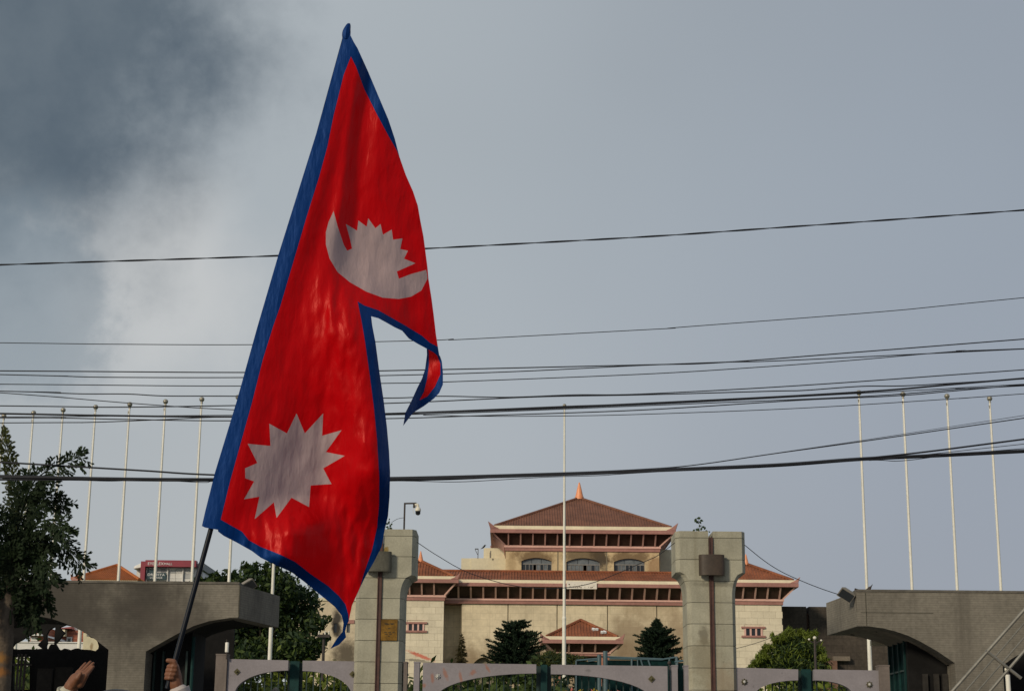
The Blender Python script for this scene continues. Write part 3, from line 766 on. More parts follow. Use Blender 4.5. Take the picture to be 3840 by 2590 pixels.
# right pair
leaf('left leaf of right side gate, beside the right pillar', 2760, 2993, (2501, 2508), list(reversed(curve(2832, 2604, 2993, 2549))), [(2791, 2555, 13, 'rosd')])
leaf('right leaf of right side gate, diamond at its right end', 3053, 3298, (2508, 2512), list(reversed(curve(3196, 2602, 3053, 2549))), [(3260, 2565, 13, 'rosd')], mirror=True)
for (px, lab) in ((1106, 'teal steel meeting post in the left side gate'), (2040, 'teal steel meeting post in the main gate'), (3022, 'teal steel meeting post in the right side gate')):
    x = W(px, 2500, DGt + .3).x; z = W(px, {1106: 2478, 2040: 2491, 3022: 2508}[px], DGt + .3).z; k = .085 if px != 2040 else .06
    t = thing('gate_post', (x, DGt + .3, .13), lab, 'post')
    MB().box(x - k, x + k, DGt + .26, DGt + .38, .13, z).build('post', M_teal, t)
    w_ = .14; MB().box(x - w_, x + w_, DGt + .385, DGt + .40, .2, z - .02).build('mesh_sheet', M_bar, t)
# narrow posts flanking the main gate, end posts of the side gates
def post(px0, px1, ytop, m, label, D=DGt, dep=.3):
    a, b = W(px0, 2500, D).x, W(px1, 2500, D).x; z = W((px0 + px1) / 2, ytop, D).z
    o = MB().box(a, b, D, D + dep, .13, z)
    o.box(a - .006, b + .006, D - .006, D + dep + .006, z + .001, z + .025)
    return tag(o.build('gate_side_post', m), label, 'post')
post(1514, 1527, 2484, M_post, 'thin brown post against the left pillar')
post(1552, 1573, 2484, M_lilac, 'narrow lilac post left of the main gate')
post(2520, 2541, 2497, M_lilac, 'narrow lilac post right of the main gate')
post(2566, 2583, 2497, M_lilac, 'thin lilac post against the right pillar')
post(808, 850, 2455, M_post, 'brown end post of the left side gate', DGt - .05)
post(3296, 3335, 2497, M_post, 'brown end post of the right side gate', DGt - .05)
a, b = W(2541, 2500, DGt + .2).x, W(2567, 2500, DGt + .2).x; zz_ = W(2555, 2505, DGt + .2).z
tag(MB().box(a, b, DGt + .2, DGt + .24, .13, zz_).build('infill_panel', M_teal), 'dark teal steel infill between the posts by the right pillar', 'panel')
# small pipe with a bulb standing in the gap right of the main gate
x = W(2510, 2500, DGt + .25).x; z = W(2510, 2484, DGt + .25).z
tag(MB().tube([(x, DGt + .25, .13), (x, DGt + .25, z)], .010, 8).lathe((x, DGt + .25, z - .03), [(.02, 0), (.035, .02), (.03, .05), (.012, .07)], 10).build('bolt_rod', M_iron), 'slim iron bolt rod beside the right leaf of the main gate', 'rod')

# ================================================================== gatehouses with arched brick-faced beams
M_canopy = mat('grey_facing_brick', (.182, .164, .134), .9, .22, .8, 12, bump=.22, streak=.62, streak_col=(.10, .088, .072), brick=(.9, .045, .006, .95, .80), spots=.15,
               stains=[((W(150, 2250, 33.5).x, 33.5, W(150, 2250, 33.5).z), (3.3, 1.2), 0, (.046, .040, .034), .85, .8, .1),
                       ((W(640, 2330, 33.5).x, 33.5, W(640, 2330, 33.5).z), (.7, .3), R(-20), (.10, .085, .07), .5, 2, .2)])
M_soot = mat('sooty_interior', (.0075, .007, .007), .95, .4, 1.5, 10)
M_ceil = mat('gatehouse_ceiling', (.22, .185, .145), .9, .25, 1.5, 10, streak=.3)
DC = 33.5
def gatehouse(label, px_corner, px_far, ytop, arch_pts, pier, far_arch, dep, dx):
    xc = W(px_corner, 2250, DC).x; zt = W(px_corner, ytop, DC).z
    sg = 1 if xc > 0 else -1                     # the building extends away from the gate
    th = thing('gatehouse', (xc + sg * 3, DC, 0), label, 'building')
    pts = [XZ(a, b, DC) for a, b in arch_pts]    # from the free corner to the pier
    pa, pb = W(pier[0], 2450, DC).x, W(pier[1], 2450, DC).x
    far = [XZ(a, b, DC) for a, b in far_arch]
    xe = far[-1][0]
    poly = [(xc, zt)] + pts + [(pa, .13), (pb, .13)] + far + [(xe, zt)]
    MB().plate(poly, [], DC, DC + .45).build('front_beam', M_canopy, th)
    # vaulted ceiling and side, extruded back
    dpoly = [(xc - sg * 0, zt - .05)] + pts + [(pa, .13), (pb, .13)] + far + [(xe, zt - .05)]
    cl = MB()
    for seq in (pts, far):
        for (p, q) in zip(seq[:-1], seq[1:]):
            cl.hexa([(p[0], DC + .453, p[1]), (q[0], DC + .453, q[1]), (q[0], DC + dep, q[1]), (p[0], DC + dep, p[1])], [(p[0], DC + .453, p[1] + .2), (q[0], DC + .453, q[1] + .2), (q[0], DC + dep, q[1] + .2), (p[0], DC + dep, p[1] + .2)])
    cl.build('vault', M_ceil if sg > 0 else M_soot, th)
    zb0 = pts[0][1]
    o_ = -sg * .012; zl0 = zb0 - .012
    q = [(xc + o_, DC + .003), (xc + o_ + dx, DC + dep + .02), (xc + dx + sg * .3, DC + dep + .02), (xc + sg * .3, DC + .003)]
    MB().hexa([(a, b, zl0) for a, b in q], [(a, b, zt - .002) for a, b in q]).build('side_beam', M_canopy, th)
    w3 = [(xc, DC + .46), (xc + dx, DC + dep), (xc + sg * .4, DC + dep), (xc + sg * .4, DC + .46)]
    MB().hexa([(a, b, zl0 + .006) for a, b in w3], [(a, b, zl0 + .15) for a, b in w3]).build('soffit_edge', M_ceil if sg > 0 else M_soot, th)
    MB().box(min(xc + sg * .3, xe), max(xc + sg * .3, xe), DC + .453, DC + dep, zt - .3, zt - .05).build('roof_slab', M_soot, th)
    MB().box(min(pa, pb), max(pa, pb), DC + .453, DC + 1.2, .13, pts[-1][1] - .02).build('pier', M_canopy, th)
    n = 5
    for k in range(1, n): pass
    return th, xc, zt, sg
lgh, lxc, lzt, _ = gatehouse('brick-faced gatehouse with arched beam at the left behind palm', 893, 0, 2190,
    [(893, 2313), (871, 2313.5), (785, 2327), (727, 2345), (661, 2377), (600, 2411), (547, 2441)], (547, 407),
    [(407, 2435), (360, 2398), (310, 2366), (248, 2337), (198, 2319), (136, 2307), (70, 2303), (0, 2307), (-70, 2322), (-150, 2360), (-230, 2410), (-290, 2441), (-700, 2441)], 2.2, .50)
rgh, rxc, rzt, _ = gatehouse('brick-faced gatehouse with arched beam at the right edge', 3215, 0, 2217,
    [(3215, 2344), (3260, 2347), (3312, 2354), (3359, 2366), (3406, 2382), (3452, 2404), (3515, 2440), (3581, 2485)], (3581, 3760),
    [(3760, 2494), (3793, 2469), (3840, 2441), (3920, 2398), (4000, 2372), (4080, 2362), (4160, 2372), (4260, 2400), (4360, 2450), (4420, 2494), (4800, 2494)], 2.3, -.17)
# control joints and recessed lamps
for (px, y0, y1, th) in ((897, 2195, 2312, lgh), (3247, 2222, 2345, rgh)):
    x = W(px, 2260, DC).x; MB().box(x - .008, x + .008, DC - .004, DC + .05, W(px, y1, DC).z, W(px, y0, DC).z).build('control_joint', M_mortar, th)
z_ = W(3300, 2296, DC).z; MB().box(W(3228, 2300, DC).x, W(3500, 2300, DC).x, DC - .004, DC + .05, z_ - .006, z_ + .006).build('control_joint', M_mortar, rgh)
for (px, py, D) in ((3253, 2371, 34.9), (3300, 2367, 34.3), (3205, 2378, 35.5)):
    p = W(px, py, D); MB().lathe((p.x, p.y, p.z - .01), [(.085, 0), (.085, .06), (.06, .062)], 14).build('recessed_lamp', M_soot, rgh)
p = W(3296, 2412, 35.82); MB().box(p.x - .17, p.x + .10, 35.75, 35.88, p.z - .04, p.z + .06).build('bracket_block', M_plain, rgh)
# capping course
for (th, x0, x1, zt_) in ((lgh, W(-700, 2200, DC).x, lxc, lzt), (rgh, rxc, W(4800, 2230, DC).x, rzt)):
    MB().box(min(x0, x1) - .01, max(x0, x1) + .01, DC - .015, DC + .6, zt_ + .001, zt_ + .045).build('coping', mat('dirty_coping', (.11, .10, .085), .9, .25, 3, 15), th)

# burnt rooms under the arches
def room(name, label, px0, px1, D, dep, m=M_soot, py=2300):
    a, b = W(px0, py, D).x, W(px1, py, D).x; z = W((px0 + px1) / 2, py, D).z
    return a, b, z
lb = thing('burnt_guard_room', (W(700, 2500, 37.6).x, 37.6, 0), 'black burnt guard room under the left gatehouse, right of its pier', 'room')
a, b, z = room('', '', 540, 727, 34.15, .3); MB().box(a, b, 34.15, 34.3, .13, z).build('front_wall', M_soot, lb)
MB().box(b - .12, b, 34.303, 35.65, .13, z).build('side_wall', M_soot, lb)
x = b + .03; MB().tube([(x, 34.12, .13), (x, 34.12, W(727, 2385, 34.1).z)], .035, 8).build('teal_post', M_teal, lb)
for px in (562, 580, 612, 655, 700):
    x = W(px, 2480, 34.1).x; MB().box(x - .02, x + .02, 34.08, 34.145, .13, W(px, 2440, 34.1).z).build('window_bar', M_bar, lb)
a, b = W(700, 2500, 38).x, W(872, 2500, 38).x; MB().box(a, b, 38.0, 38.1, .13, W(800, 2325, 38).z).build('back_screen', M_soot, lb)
# jagged hole wall, left arch
jw = thing('burnt_screen_wall', (W(220, 2500, 37.2).x, 37.2, 0), 'charred wall with a jagged see-through hole under the left arch', 'wall')
sc_ = lambda pts: [XZ(x / 5.284, 2300 + y / 5.284, 37.2) for x, y in pts]
H1 = sc_([(245, 690), (240, 655), (290, 590), (420, 522), (500, 470), (590, 425), (690, 372), (770, 385), (850, 405), (862, 500), (790, 565), (745, 620), (830, 690), (660, 702), (520, 696), (380, 705)])
H2 = sc_([(915, 690), (905, 640), (930, 585), (918, 430), (962, 328), (1040, 275), (1096, 256), (1082, 420), (1072, 605), (1010, 598), (978, 640), (955, 695)])
H3 = sc_([(1096, 592), (1150, 540), (1230, 430), (1282, 372), (1225, 330), (1180, 270), (1320, 212), (1440, 262), (1560, 300), (1655, 350), (1668, 375), (1722, 385), (1795, 470), (1885, 492), (1930, 555), (1955, 640), (1945, 690), (1890, 735), (1790, 712), (1680, 706), (1590, 700), (1545, 680), (1480, 688), (1400, 718), (1340, 695), (1280, 683), (1215, 716), (1160, 700), (1130, 650)])
H4 = sc_([(268, 850), (590, 845), (585, 1500), (262, 1500)])
x0, x1 = W(-60, 2400, 37.2).x, W(470, 2400, 37.2).x
MB().plate([(x0, .13), (x1, .13), (x1, W(200, 2285, 37.2).z), (x0, W(200, 2285, 37.2).z)], [list(reversed(h)) for h in (H1, H2, H3, H4)], 37.2, 37.32).build('screen_wall', M_soot, jw)
for px in (66, 78, 92):
    x = W(px, 2520, 37.1).x; MB().box(x - .02, x + .02, 37.08, 37.12, .13, W(px, 2450, 37.1).z).build('bar', M_iron, jw)
zz_ = W(80, 2490, 37.1).z; MB().box(W(45, 2490, 37.1).x, W(118, 2490, 37.1).x, 37.13, 37.16, zz_ - .02, zz_ + .02).build('rail', M_iron, jw)
M_conc = mat('smoked_concrete', (.030, .027, .024), .9, .3, 1.5, 12)
a, b = W(140, 2520, 36.6).x, W(195, 2520, 36.6).x; MB().box(a, b, 36.6, 36.8, .13, W(160, 2505, 36.6).z).build('low_slab', M_conc, jw)
a, b = W(205, 2520, 36.7).x, W(270, 2520, 36.7).x; MB().box(a, b, 36.7, 36.8, .13, W(220, 2500, 36.7).z).build('low_slab', M_conc, jw)
# right: teal mesh screen and burnt back wall
rb_ = thing('burnt_guard_room', (W(3500, 2500, 37.4).x, 37.4, 0), 'black burnt guard room under the right gatehouse arch', 'room')
M_net = mat('teal_green_sheet', (.004, .020, .020), .8, .4, 1.0, 12, spec=.08)
xs_ = W(3412, 2500, 34.0).x
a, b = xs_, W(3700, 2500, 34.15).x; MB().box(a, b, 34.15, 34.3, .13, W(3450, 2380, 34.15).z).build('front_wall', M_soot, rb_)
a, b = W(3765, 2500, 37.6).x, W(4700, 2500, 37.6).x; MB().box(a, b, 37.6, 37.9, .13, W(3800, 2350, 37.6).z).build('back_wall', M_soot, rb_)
zt_s = W(3424, 2386, 34.0).z
MB().box(xs_, xs_ + .04, 34.303, 35.78, .13, zt_s + .15).build('mesh_screen', M_net, rb_)
for y_ in (34.31, 34.8, 35.25, 35.7):
    MB().box(xs_ - .04, xs_ - .002, y_, y_ + .05, .13, zt_s + .1).build('screen_post', M_teal, rb_)
for z_s in (1.2, 2.0, 2.8, 3.6):
    MB().box(xs_ - .03, xs_ - .003, 34.37, 35.69, z_s, z_s + .03).build('screen_rail', M_bar, rb_)
for px in (3470, 3512, 3545):
    x = W(px, 2550, 34.1).x; MB().box(x - .05, x + .05, 34.08, 34.145, .13, W(px, 2525, 34.1).z).build('window_bar', M_conc, rb_)
# stacked bulkhead lamp on the left end post; white pole by the right pier
M_pole = mat('white_painted_steel', (.74, .71, .63), .5, .08, 1, 12, streak=.12, streak_col=(.4, .36, .28))
p = W(850, 2447, DG); lt = thing('post_lamp', (p.x, p.y, p.z), 'white tube lamp above the brown end post at left', 'lamp')
x = p.x; z0 = W(850, 2445, DG).z; z1 = W(850, 2407, DG).z
MB().lathe((x, DG, z0), [(.022, 0), (.034, .01), (.034, z1 - z0 - .01), (.026, z1 - z0)], 12).build('tube', M_pole, lt, smooth=True)
MB().tube([(x, DG, z1), (x - .01, DG, z1 + .03)], .012, 6).tube([(x - .01, DG, z1 + .031), (x - .005, DG, z1 + .05)], .018, 6).build('cap', M_iron, lt)
MB().tube([(x, DG + .02, W(850, 2470, DG).z), (x, DG + .02, z0)], .015, 6).build('stem', M_iron, lt)
x = W(3778, 2520, 31).x; wp = thing('white_post', (x, 31, .13), 'white steel post with a small lamp at the right edge', 'post')
z1 = W(3775, 2528, 31).z
MB().tube([(x, 31, .13), (x, 31, z1)], .042, 12).build('post', M_pole, wp, smooth=True)
MB().lathe((x, 31, z1 + .001), [(.03, 0), (.03, .04)], 10).build('collar', M_iron, wp, smooth=True)
MB().lathe((x - .02, 31, z1 + .05), [(.018, 0), (.03, .03), (.028, .06), (.01, .08)], 10).build('bulb', M_white, wp, smooth=True)
# floodlights on the gatehouse corners
def flood(px, py, D, label, s=1.0, flip=1, br=((0, 0),)):
    p = W(px, py, D); t = thing('floodlight', tuple(p), label, 'lamp')
    def T(v):
        v = Vector(v) * s; m = Matrix.Rotation(R(32) * flip, 3, 'Y') @ Matrix.Rotation(R(38), 3, 'X')
        return p + m @ Vector((v.x * flip, v.y, v.z))
    mb = MB(); B = [T(v) for v in ((-.22, -.06, -.15), (.20, -.06, -.15), (.20, -.06, .15), (-.22, -.06, .15))]; F = [T(v) for v in ((-.12, .16, -.09), (.12, .16, -.09), (.12, .16, .09), (-.12, .16, .09))]
    mb.hexa(B, F).build('housing', M_soff, t)
    MB().hexa([T(v) for v in ((-.19, -.075, -.12), (.17, -.075, -.12), (.17, -.075, .12), (-.19, -.075, .12))], [T(v) for v in ((-.19, -.061, -.12), (.17, -.061, -.12), (.17, -.061, .12), (-.19, -.061, .12))]).build('glass', mat('lamp_glass', (.03, .035, .04), .2, 0, spec=.5), t)
    MB().tube([T((.18, .05, 0)), T((.36, .08, .06)), T((.42, .08, .0))], .022 * s, 6).build('bracket', M_iron, t)
    return t
flood(3175, 2228, 33.6, 'grey floodlight on the corner of the right gatehouse', .72, 1)
flood(930, 2194, 34.6, 'silver floodlight on the corner of the left gatehouse', .72, -1)
p = [W(3245, 2214, 33.7), W(3262, 2203, 33.7), W(3272, 2190, 33.7)]
tag(MB().tube(spline([W(3205, 2209, 33.7)] + p, 4), [.03, .02, .015, .012, .02, .03, .03, .03, .03, .02, .01, .008, .006], 6).build('torn_strip', M_iron), 'dark torn strip sticking up behind the right floodlight', 'debris')

# slanting metal railing in the near right corner
M_galv = mat('galvanised_steel', (.20, .19, .165), .5, .2, 4, 30, metal=.3)
sr = lambda x, y, D=14: W(3480 + x / 6.458, 2380 + y / 6.458, D)
rail = thing('slanting_railing', (sr(600, 1356).x, 14, 0), 'thin metal railing slanting up across the right gatehouse', 'railing')
def ext(a, b, t0, t1):
    return [a + (b - a) * t0, a + (b - a) * t1]
MB().tube(ext(sr(590, 1356), sr(1790, 0), -1.4, 2.2), .0135, 8).build('handrail', M_galv, rail, smooth=True)
MB().tube(ext(sr(905, 1356), sr(2080, 0), -1.3, 2.2), .006, 6).build('rod', M_galv, rail, smooth=True)
MB().tube(ext(sr(1205, 1356), sr(2325, 60), -1.3, 2.2), .006, 6).build('rod', M_galv, rail, smooth=True)
MB().tube(ext(sr(1500, 1356), sr(2325, 390), -1.3, 2.6), .0125, 8).build('lower_rail', M_galv, rail, smooth=True)
MB().tube([sr(1400, 375), sr(2255, 1045)], [.012, .014], 8).build('stanchion', M_galv, rail, smooth=True)

# ================================================================== flagpoles
M_ball = mat('dull_steel_ball', (.28, .26, .21), .4, .2, 6, 40, metal=.5)
def flagpole(pxt, pyt, H, label, group, slant=0.0):
    k = ray(pxt, pyt); D = (H - CAM_H) / (k.z / k.y); p = W(pxt, pyt, D)
    x = p.x; s = H / 13.0
    t = thing('flagpole', (x, D, 0), label, 'flagpole', group)
    zj = H * .46
    MB().tube([(x, D, 0), (x, D, zj * .55), (x, D, zj)], [.074 * s, .068 * s, .060 * s], 12).build('lower_tube', M_pole, t, smooth=True)
    MB().tube([(x, D, zj + .001), (x, D, H - .12)], [.049 * s, .028 * s], 10).build('upper_tube', M_pole, t, smooth=True)
    MB().lathe((x, D, zj - .06), [(.066 * s, 0), (.066 * s, .10), (.05 * s, .13)], 12).build('collar', M_pole, t, smooth=True)
    r = .082
    MB().lathe((x, D, H - .13), [(.02 + r * .25, 0)] + [(r * math.sin(a) + .002, .05 + r - r * math.cos(a)) for a in np.linspace(.35, math.pi - .05, 9)], 14).build('ball', M_ball, t, smooth=True)
    MB().tube([(x - .03, D - .02, H - .30), (x - .03, D - .02, H - .22)], .018, 6).build('pulley', M_ball, t)
    MB().tube([(x - .045, D - .03, .9), (x - .045, D - .03, H - .26)], .004, 4).build('halyard', M_pole, t)
    return D
LP = [(15, 1559), (126, 1548), (237, 1537), (359, 1526), (487, 1516), (621, 1505.5), (757, 1497), (893, 1489), (1054, 1481)]
names = ['leftmost flagpole of the left row, half behind the palm', 'second flagpole from the left edge, crossing the palm top', 'third flagpole from the left edge', 'fourth flagpole from the left edge, just right of the palm',
         'fifth flagpole from the left, in front of the orange roof', 'sixth flagpole from the left, in front of the mall', 'seventh flagpole from the left, just left of the big flag', 'flagpole of the left row whose top hides behind the big flag',
         'rightmost flagpole of the left row, seen below the gatehouse']
for (a, b), n in zip(LP, names): flagpole(a, b, 13.0, n, 'white flagpoles in the left row')
for (a, b), n in zip([(3221, 1472), (3386, 1478), (3551, 1485), (3711, 1494)], ['first flagpole of the right row, next to the right floodlight', 'second flagpole of the right row', 'third flagpole of the right row', 'rightmost flagpole, fourth of the right row']):
    flagpole(a, b, 13.0, n, 'white flagpoles in the right row')
flagpole(2117, 1520, 18.0, 'lone tall flagpole in front of the assembly hall', None)

# ================================================================== overhead cables
M_cable = mat('black_cable', (.010, .011, .016), .6, .2, 3, 20)
def cable(pts, r, label, D=20.0, n=8, ends=(-2600, 6400), group='overhead cables'):
    P = [Vector((a, b, 0)) for a, b in pts]
    if ends:
        s0 = (P[1].y - P[0].y) / (P[1].x - P[0].x); s1 = (P[-1].y - P[-2].y) / (P[-1].x - P[-2].x)
        P = [Vector((ends[0], P[0].y + s0 * (ends[0] - P[0].x), 0))] + P + [Vector((ends[1], P[-1].y + s1 * (ends[1] - P[-1].x), 0))]
    q = spline(P, n)
    o = MB().tube([W(v.x, v.y, D) for v in q], r * D / FP, 6).build('overhead_cable', M_cable, smooth=True)
    return tag(o, label, 'cable', group)
# topmost: two strands twisted round each other
tp = spline([Vector((a, b, 0)) for a, b in [(-2600, 1078), (0, 993), (1040, 959), (1600, 932), (2400, 889), (2900, 855), (3840, 788), (6400, 600)]], 60)
tw = thing('overhead_cable', tuple(W(1920, 915, 20)), 'topmost twisted two-strand cable crossing the open sky', 'cable', 'overhead cables')
for s in (0, math.pi):
    pts = []
    for i, v in enumerate(tp):
        p = W(v.x, v.y, 20); a = v.x / 88.0 * math.pi / 2 + s
        pts.append(p + Vector((0, math.sin(a), math.cos(a))) * .0058)
    MB().tube(pts, .0062, 5).build('strand', M_cable, tw, smooth=True)
cable([(0, 1285), (400, 1290), (945, 1292), (1407, 1281), (1640, 1275), (1700, 1271), (1740, 1272), (2400, 1237), (2530, 1230), (2560, 1226), (3300, 1169), (3840, 1116)], 1.6, 'thin cable second from the top of the sky', 20.2)
cable([(0, 1390), (915, 1396), (1425, 1390), (2400, 1368), (2700, 1359), (3240, 1318), (3840, 1271)], 2.3, 'third cable from top, parting upward at the right', 20.1)
cable([(0, 1404), (210, 1409), (400, 1414), (910, 1415), (1425, 1408), (1900, 1394), (2400, 1370), (2700, 1358), (2950, 1351), (3840, 1308)], 2.0, 'fourth cable from top, merging with the third midway', 19.9)
cable([(0, 1440), (890, 1447), (1430, 1437), (1660, 1432), (2400, 1403), (2850, 1376), (3200, 1350), (3600, 1316), (3840, 1307)], 1.8, 'fifth thin cable from top, rising to join at right', 20.3)
cable([(0, 1466), (130, 1469), (300, 1476), (480, 1477), (620, 1484), (885, 1485), (1435, 1492), (1650, 1485), (1900, 1489), (2150, 1480), (2400, 1477), (3000, 1445), (3840, 1386)], 2.1, 'wavy cable from the left edge just above the ball finials', 20.0)
cable([(0, 1521), (440, 1526), (880, 1520), (1440, 1512), (2000, 1488), (2400, 1480), (2900, 1466), (3018, 1463), (3230, 1448), (3420, 1445), (3840, 1420)], 2.2, 'cable passing in front of the left ball finials', 20.15)
cable([(0, 1472), (200, 1487), (500, 1512), (880, 1536), (1440, 1551), (2400, 1517), (3230, 1474), (3840, 1440)], 1.7, 'thin cable crossing downward from the left edge', 19.8)
cable([(0, 1550), (370, 1557), (870, 1562), (1445, 1551), (2100, 1525), (2400, 1513), (3230, 1469), (3840, 1418)], 3.6, 'thicker bundled cable below the finials', 20.05)
cable([(0, 1566), (200, 1566), (480, 1572), (870, 1577), (1447, 1569), (1800, 1558), (2400, 1537), (3000, 1500), (3380, 1482), (3840, 1442)], 2.1, 'cable just under the thicker bundled cable', 19.95)
cable([(0, 1585), (330, 1583), (600, 1573), (870, 1562), (1440, 1555), (1780, 1546), (2400, 1521), (3230, 1486), (3600, 1458), (3840, 1446)], 1.9, 'cable rising from below to weave into the bundle', 20.25)
cable([(0, 1563), (1440, 1552), (1600, 1556), (1800, 1560), (2100, 1559), (2400, 1553), (3000, 1530), (3600, 1493), (3840, 1476)], 1.5, 'lowest thin cable of the upper group', 20.35)
cable([(0, 1786), (400, 1795), (800, 1798), (1465, 1794), (2100, 1777), (2400, 1765), (2900, 1744), (3221, 1721), (3500, 1708), (3840, 1691)], 7.2, 'thick black cable bundle low across the frame', 19.0)
cable([(0, 1732), (200, 1744), (540, 1764), (810, 1780), (1465, 1797), (2400, 1769), (3100, 1729), (3301, 1712), (3500, 1690), (3840, 1646)], 3.4, 'cable descending from left to join the thick bundle', 18.9)
cable([(0, 1796), (1465, 1801), (2100, 1773), (2400, 1759), (2604, 1743), (2910, 1699), (3236, 1654), (3840, 1567)], 2.0, 'cable lifting away from the thick bundle toward right', 19.1)
cable([(0, 1799), (1465, 1803), (2100, 1776), (2400, 1762), (2620, 1742), (2910, 1698), (3236, 1650), (3840, 1557)], 1.0, 'hair-thin wire lifting away above the thick bundle', 19.12)
cable([(0, 1800), (280, 1800), (420, 1803), (560, 1798), (760, 1808), (860, 1802), (1465, 1802), (1700, 1806), (1860, 1799), (2050, 1788), (2250, 1782), (2400, 1772), (3200, 1726), (3300, 1722), (3840, 1664)], 1.3, 'loose wire sagging along the underside of the thick bundle', 18.85)
cable([(0, 1790), (1465, 1797), (2400, 1771), (3200, 1727), (3380, 1727), (3600, 1700), (3840, 1681)], 1.4, 'second loose wire under the thick bundle at right', 18.8)
def slack(pts, r, label, D):
    return cable(pts, r, label, D, 8, None, 'slack service wires')
slack([(1564, 2032), (1640, 2082), (1750, 2143), (1890, 2187), (2010, 2204), (2114, 2203), (2235, 2180), (2416, 2105), (2472, 2078), (2553, 2016)], 1.3, 'slack wire drooping between the two gate pillars', DG + .2)
slack([(2787, 2038), (2864, 2100), (2930, 2142), (3004, 2176), (3080, 2206), (3158, 2232)], 1.4, 'slack wire from right pillar down to the floodlight', DG + .4)
slack([(1468, 1958), (1490, 1945), (1514, 1940)], .8, 'short wire tied to the camera mast', DG + .3)
slack([(2757, 2431), (2800, 2420), (2870, 2398), (2930, 2372)], .9, 'faint wire sloping across the right tower wall', DG + .4)

# ================================================================== the big flag
def cloth_mat(name, base, rough, sheen, tr, tint):
    m = bpy.data.materials.new(name); m.use_nodes = True; nt = m.node_tree; nt.nodes.clear(); L = nt.links.new
    out = N(nt, 'ShaderNodeOutputMaterial'); bs = N(nt, 'ShaderNodeBsdfPrincipled')
    bs.inputs['Roughness'].default_value = rough; bs.inputs['Specular IOR Level'].default_value = .6
    bs.inputs['Specular Tint'].default_value = tint + (1,)
    bs.inputs['Sheen Weight'].default_value = sheen; bs.inputs['Sheen Roughness'].default_value = .4
    pos = N(nt, 'ShaderNodeNewGeometry').outputs['Position']
    def nz(s, d, sc=(1, 1, 1)):
        mp = N(nt, 'ShaderNodeMapping'); mp.inputs['Scale'].default_value = sc; L(pos, mp.inputs[0])
        n = N(nt, 'ShaderNodeTexNoise'); n.inputs['Scale'].default_value = s; n.inputs['Detail'].default_value = d; L(mp.outputs[0], n.inputs['Vector']); return n.outputs[0]
    v = sstep(nt, nz(9, 4), .25, .75, .94, 1.05)
    cm = N(nt, 'ShaderNodeCombineColor')
    for i in range(3): L(v, cm.inputs[i])
    col = mixc(nt, 1.0, tuple(base), cm.outputs[0], 'MULTIPLY'); L(col, bs.inputs['Base Color'])
    cre = math_(nt, 'ABSOLUTE', math_(nt, 'SUBTRACT', nz(13, 3, (1, 1, .32)), .5))
    h = math_(nt, 'ADD', math_(nt, 'MULTIPLY', nz(26, 5, (1, 1, .35)), .7), math_(nt, 'ADD', math_(nt, 'MULTIPLY', cre, -1.6), math_(nt, 'MULTIPLY', nz(420, 1), .08)))
    bp = N(nt, 'ShaderNodeBump'); bp.inputs['Strength'].default_value = .5; bp.inputs['Distance'].default_value = .013
    L(h, bp.inputs['Height']); L(bp.outputs[0], bs.inputs['Normal'])
    t = N(nt, 'ShaderNodeBsdfTranslucent'); L(col, t.inputs[0])
    mx = N(nt, 'ShaderNodeMixShader'); mx.inputs[0].default_value = tr; L(bs.outputs[0], mx.inputs[1]); L(t.outputs[0], mx.inputs[2]); L(mx.outputs[0], out.inputs[0])
    return m
M_red = cloth_mat('crimson_satin', (.74, .002, .006), .33, .0, .48, (1.0, .30, .26))
M_blue = cloth_mat('royal_blue_cloth', (.001, .026, .135), .5, .0, .15, (.15, .35, 1.0))
M_emb = cloth_mat('white_applique', (.475, .350, .352), .65, .0, .30, (1.0, .8, .8))
DFl = 7.4
def hoist_x(y): return 1300 + (y - 100) * (762 - 1300) / 1875.0
def sm(t, a, b):
    t = min(1, max(0, (t - a) / (b - a))); return t * t * (3 - 2 * t)
def flag_depth(x, y):
    u = x - hoist_x(y); v = max(0, u - 30)
    d = DFl - .022 + .48 * v / 865.0 * sm(u, 20, 140)
    w = 150 + .25 * (y - 100); ph = u / w
    k = sm(u, 45, 200)
    n1 = noise.noise((ph * 1.3, y / 900.0, 1.7)); n2 = noise.noise((ph * 4.2 + .4, y / 520.0, 5.1)); n3 = noise.noise((ph * 10.0, y / 330.0, 9.3))
    d += k * (.022 * math.sin(2 * math.pi * (ph * 1.25 + n1 * .6 + y / 4200.0)) + .010 * n2 + .005 * n3)
    # diagonal tension folds off the sleeve
    q = (u * 1.0 - (y * .30)) / 62.0 + noise.noise((x / 260.0, y / 420.0, 2.0)) * 1.3
    d += .0042 * math.sin(q) * sm(u, 40, 90) * (1 - sm(u, 180, 330)) * sm(y, 250, 700)
    # billow whose left flank catches the light
    uc = 388 + (y - 1300) * .40
    d -= .180 * math.exp(-((u - uc) / 122.0) ** 2) * sm(y, 950, 1300) * (1 - sm(y, 1750, 2000))
    d -= .15 * math.exp(-((u - 345) / 110.0) ** 2) * sm(y, 1850, 2010) * (1 - sm(y, 2080, 2200))
    # crinkles on the lit flank
    cr = sm(u, uc - 230, uc - 110) * (1 - sm(u, uc - 30, uc + 90)) * sm(y, 1000, 1200)
    cr = max(cr, sm(u, 130, 200) * (1 - sm(u, 330, 430)) * sm(y, 1880, 1960))
    d += cr * .013 * noise.noise((x / 30.0, y / 120.0, 3.3)) + .0055 * cr * noise.noise((x / 16.0, y / 50.0, 7.0))
    d += .004 * noise.noise((x / 45.0, y / 60.0, 4.4)) * k
    return d
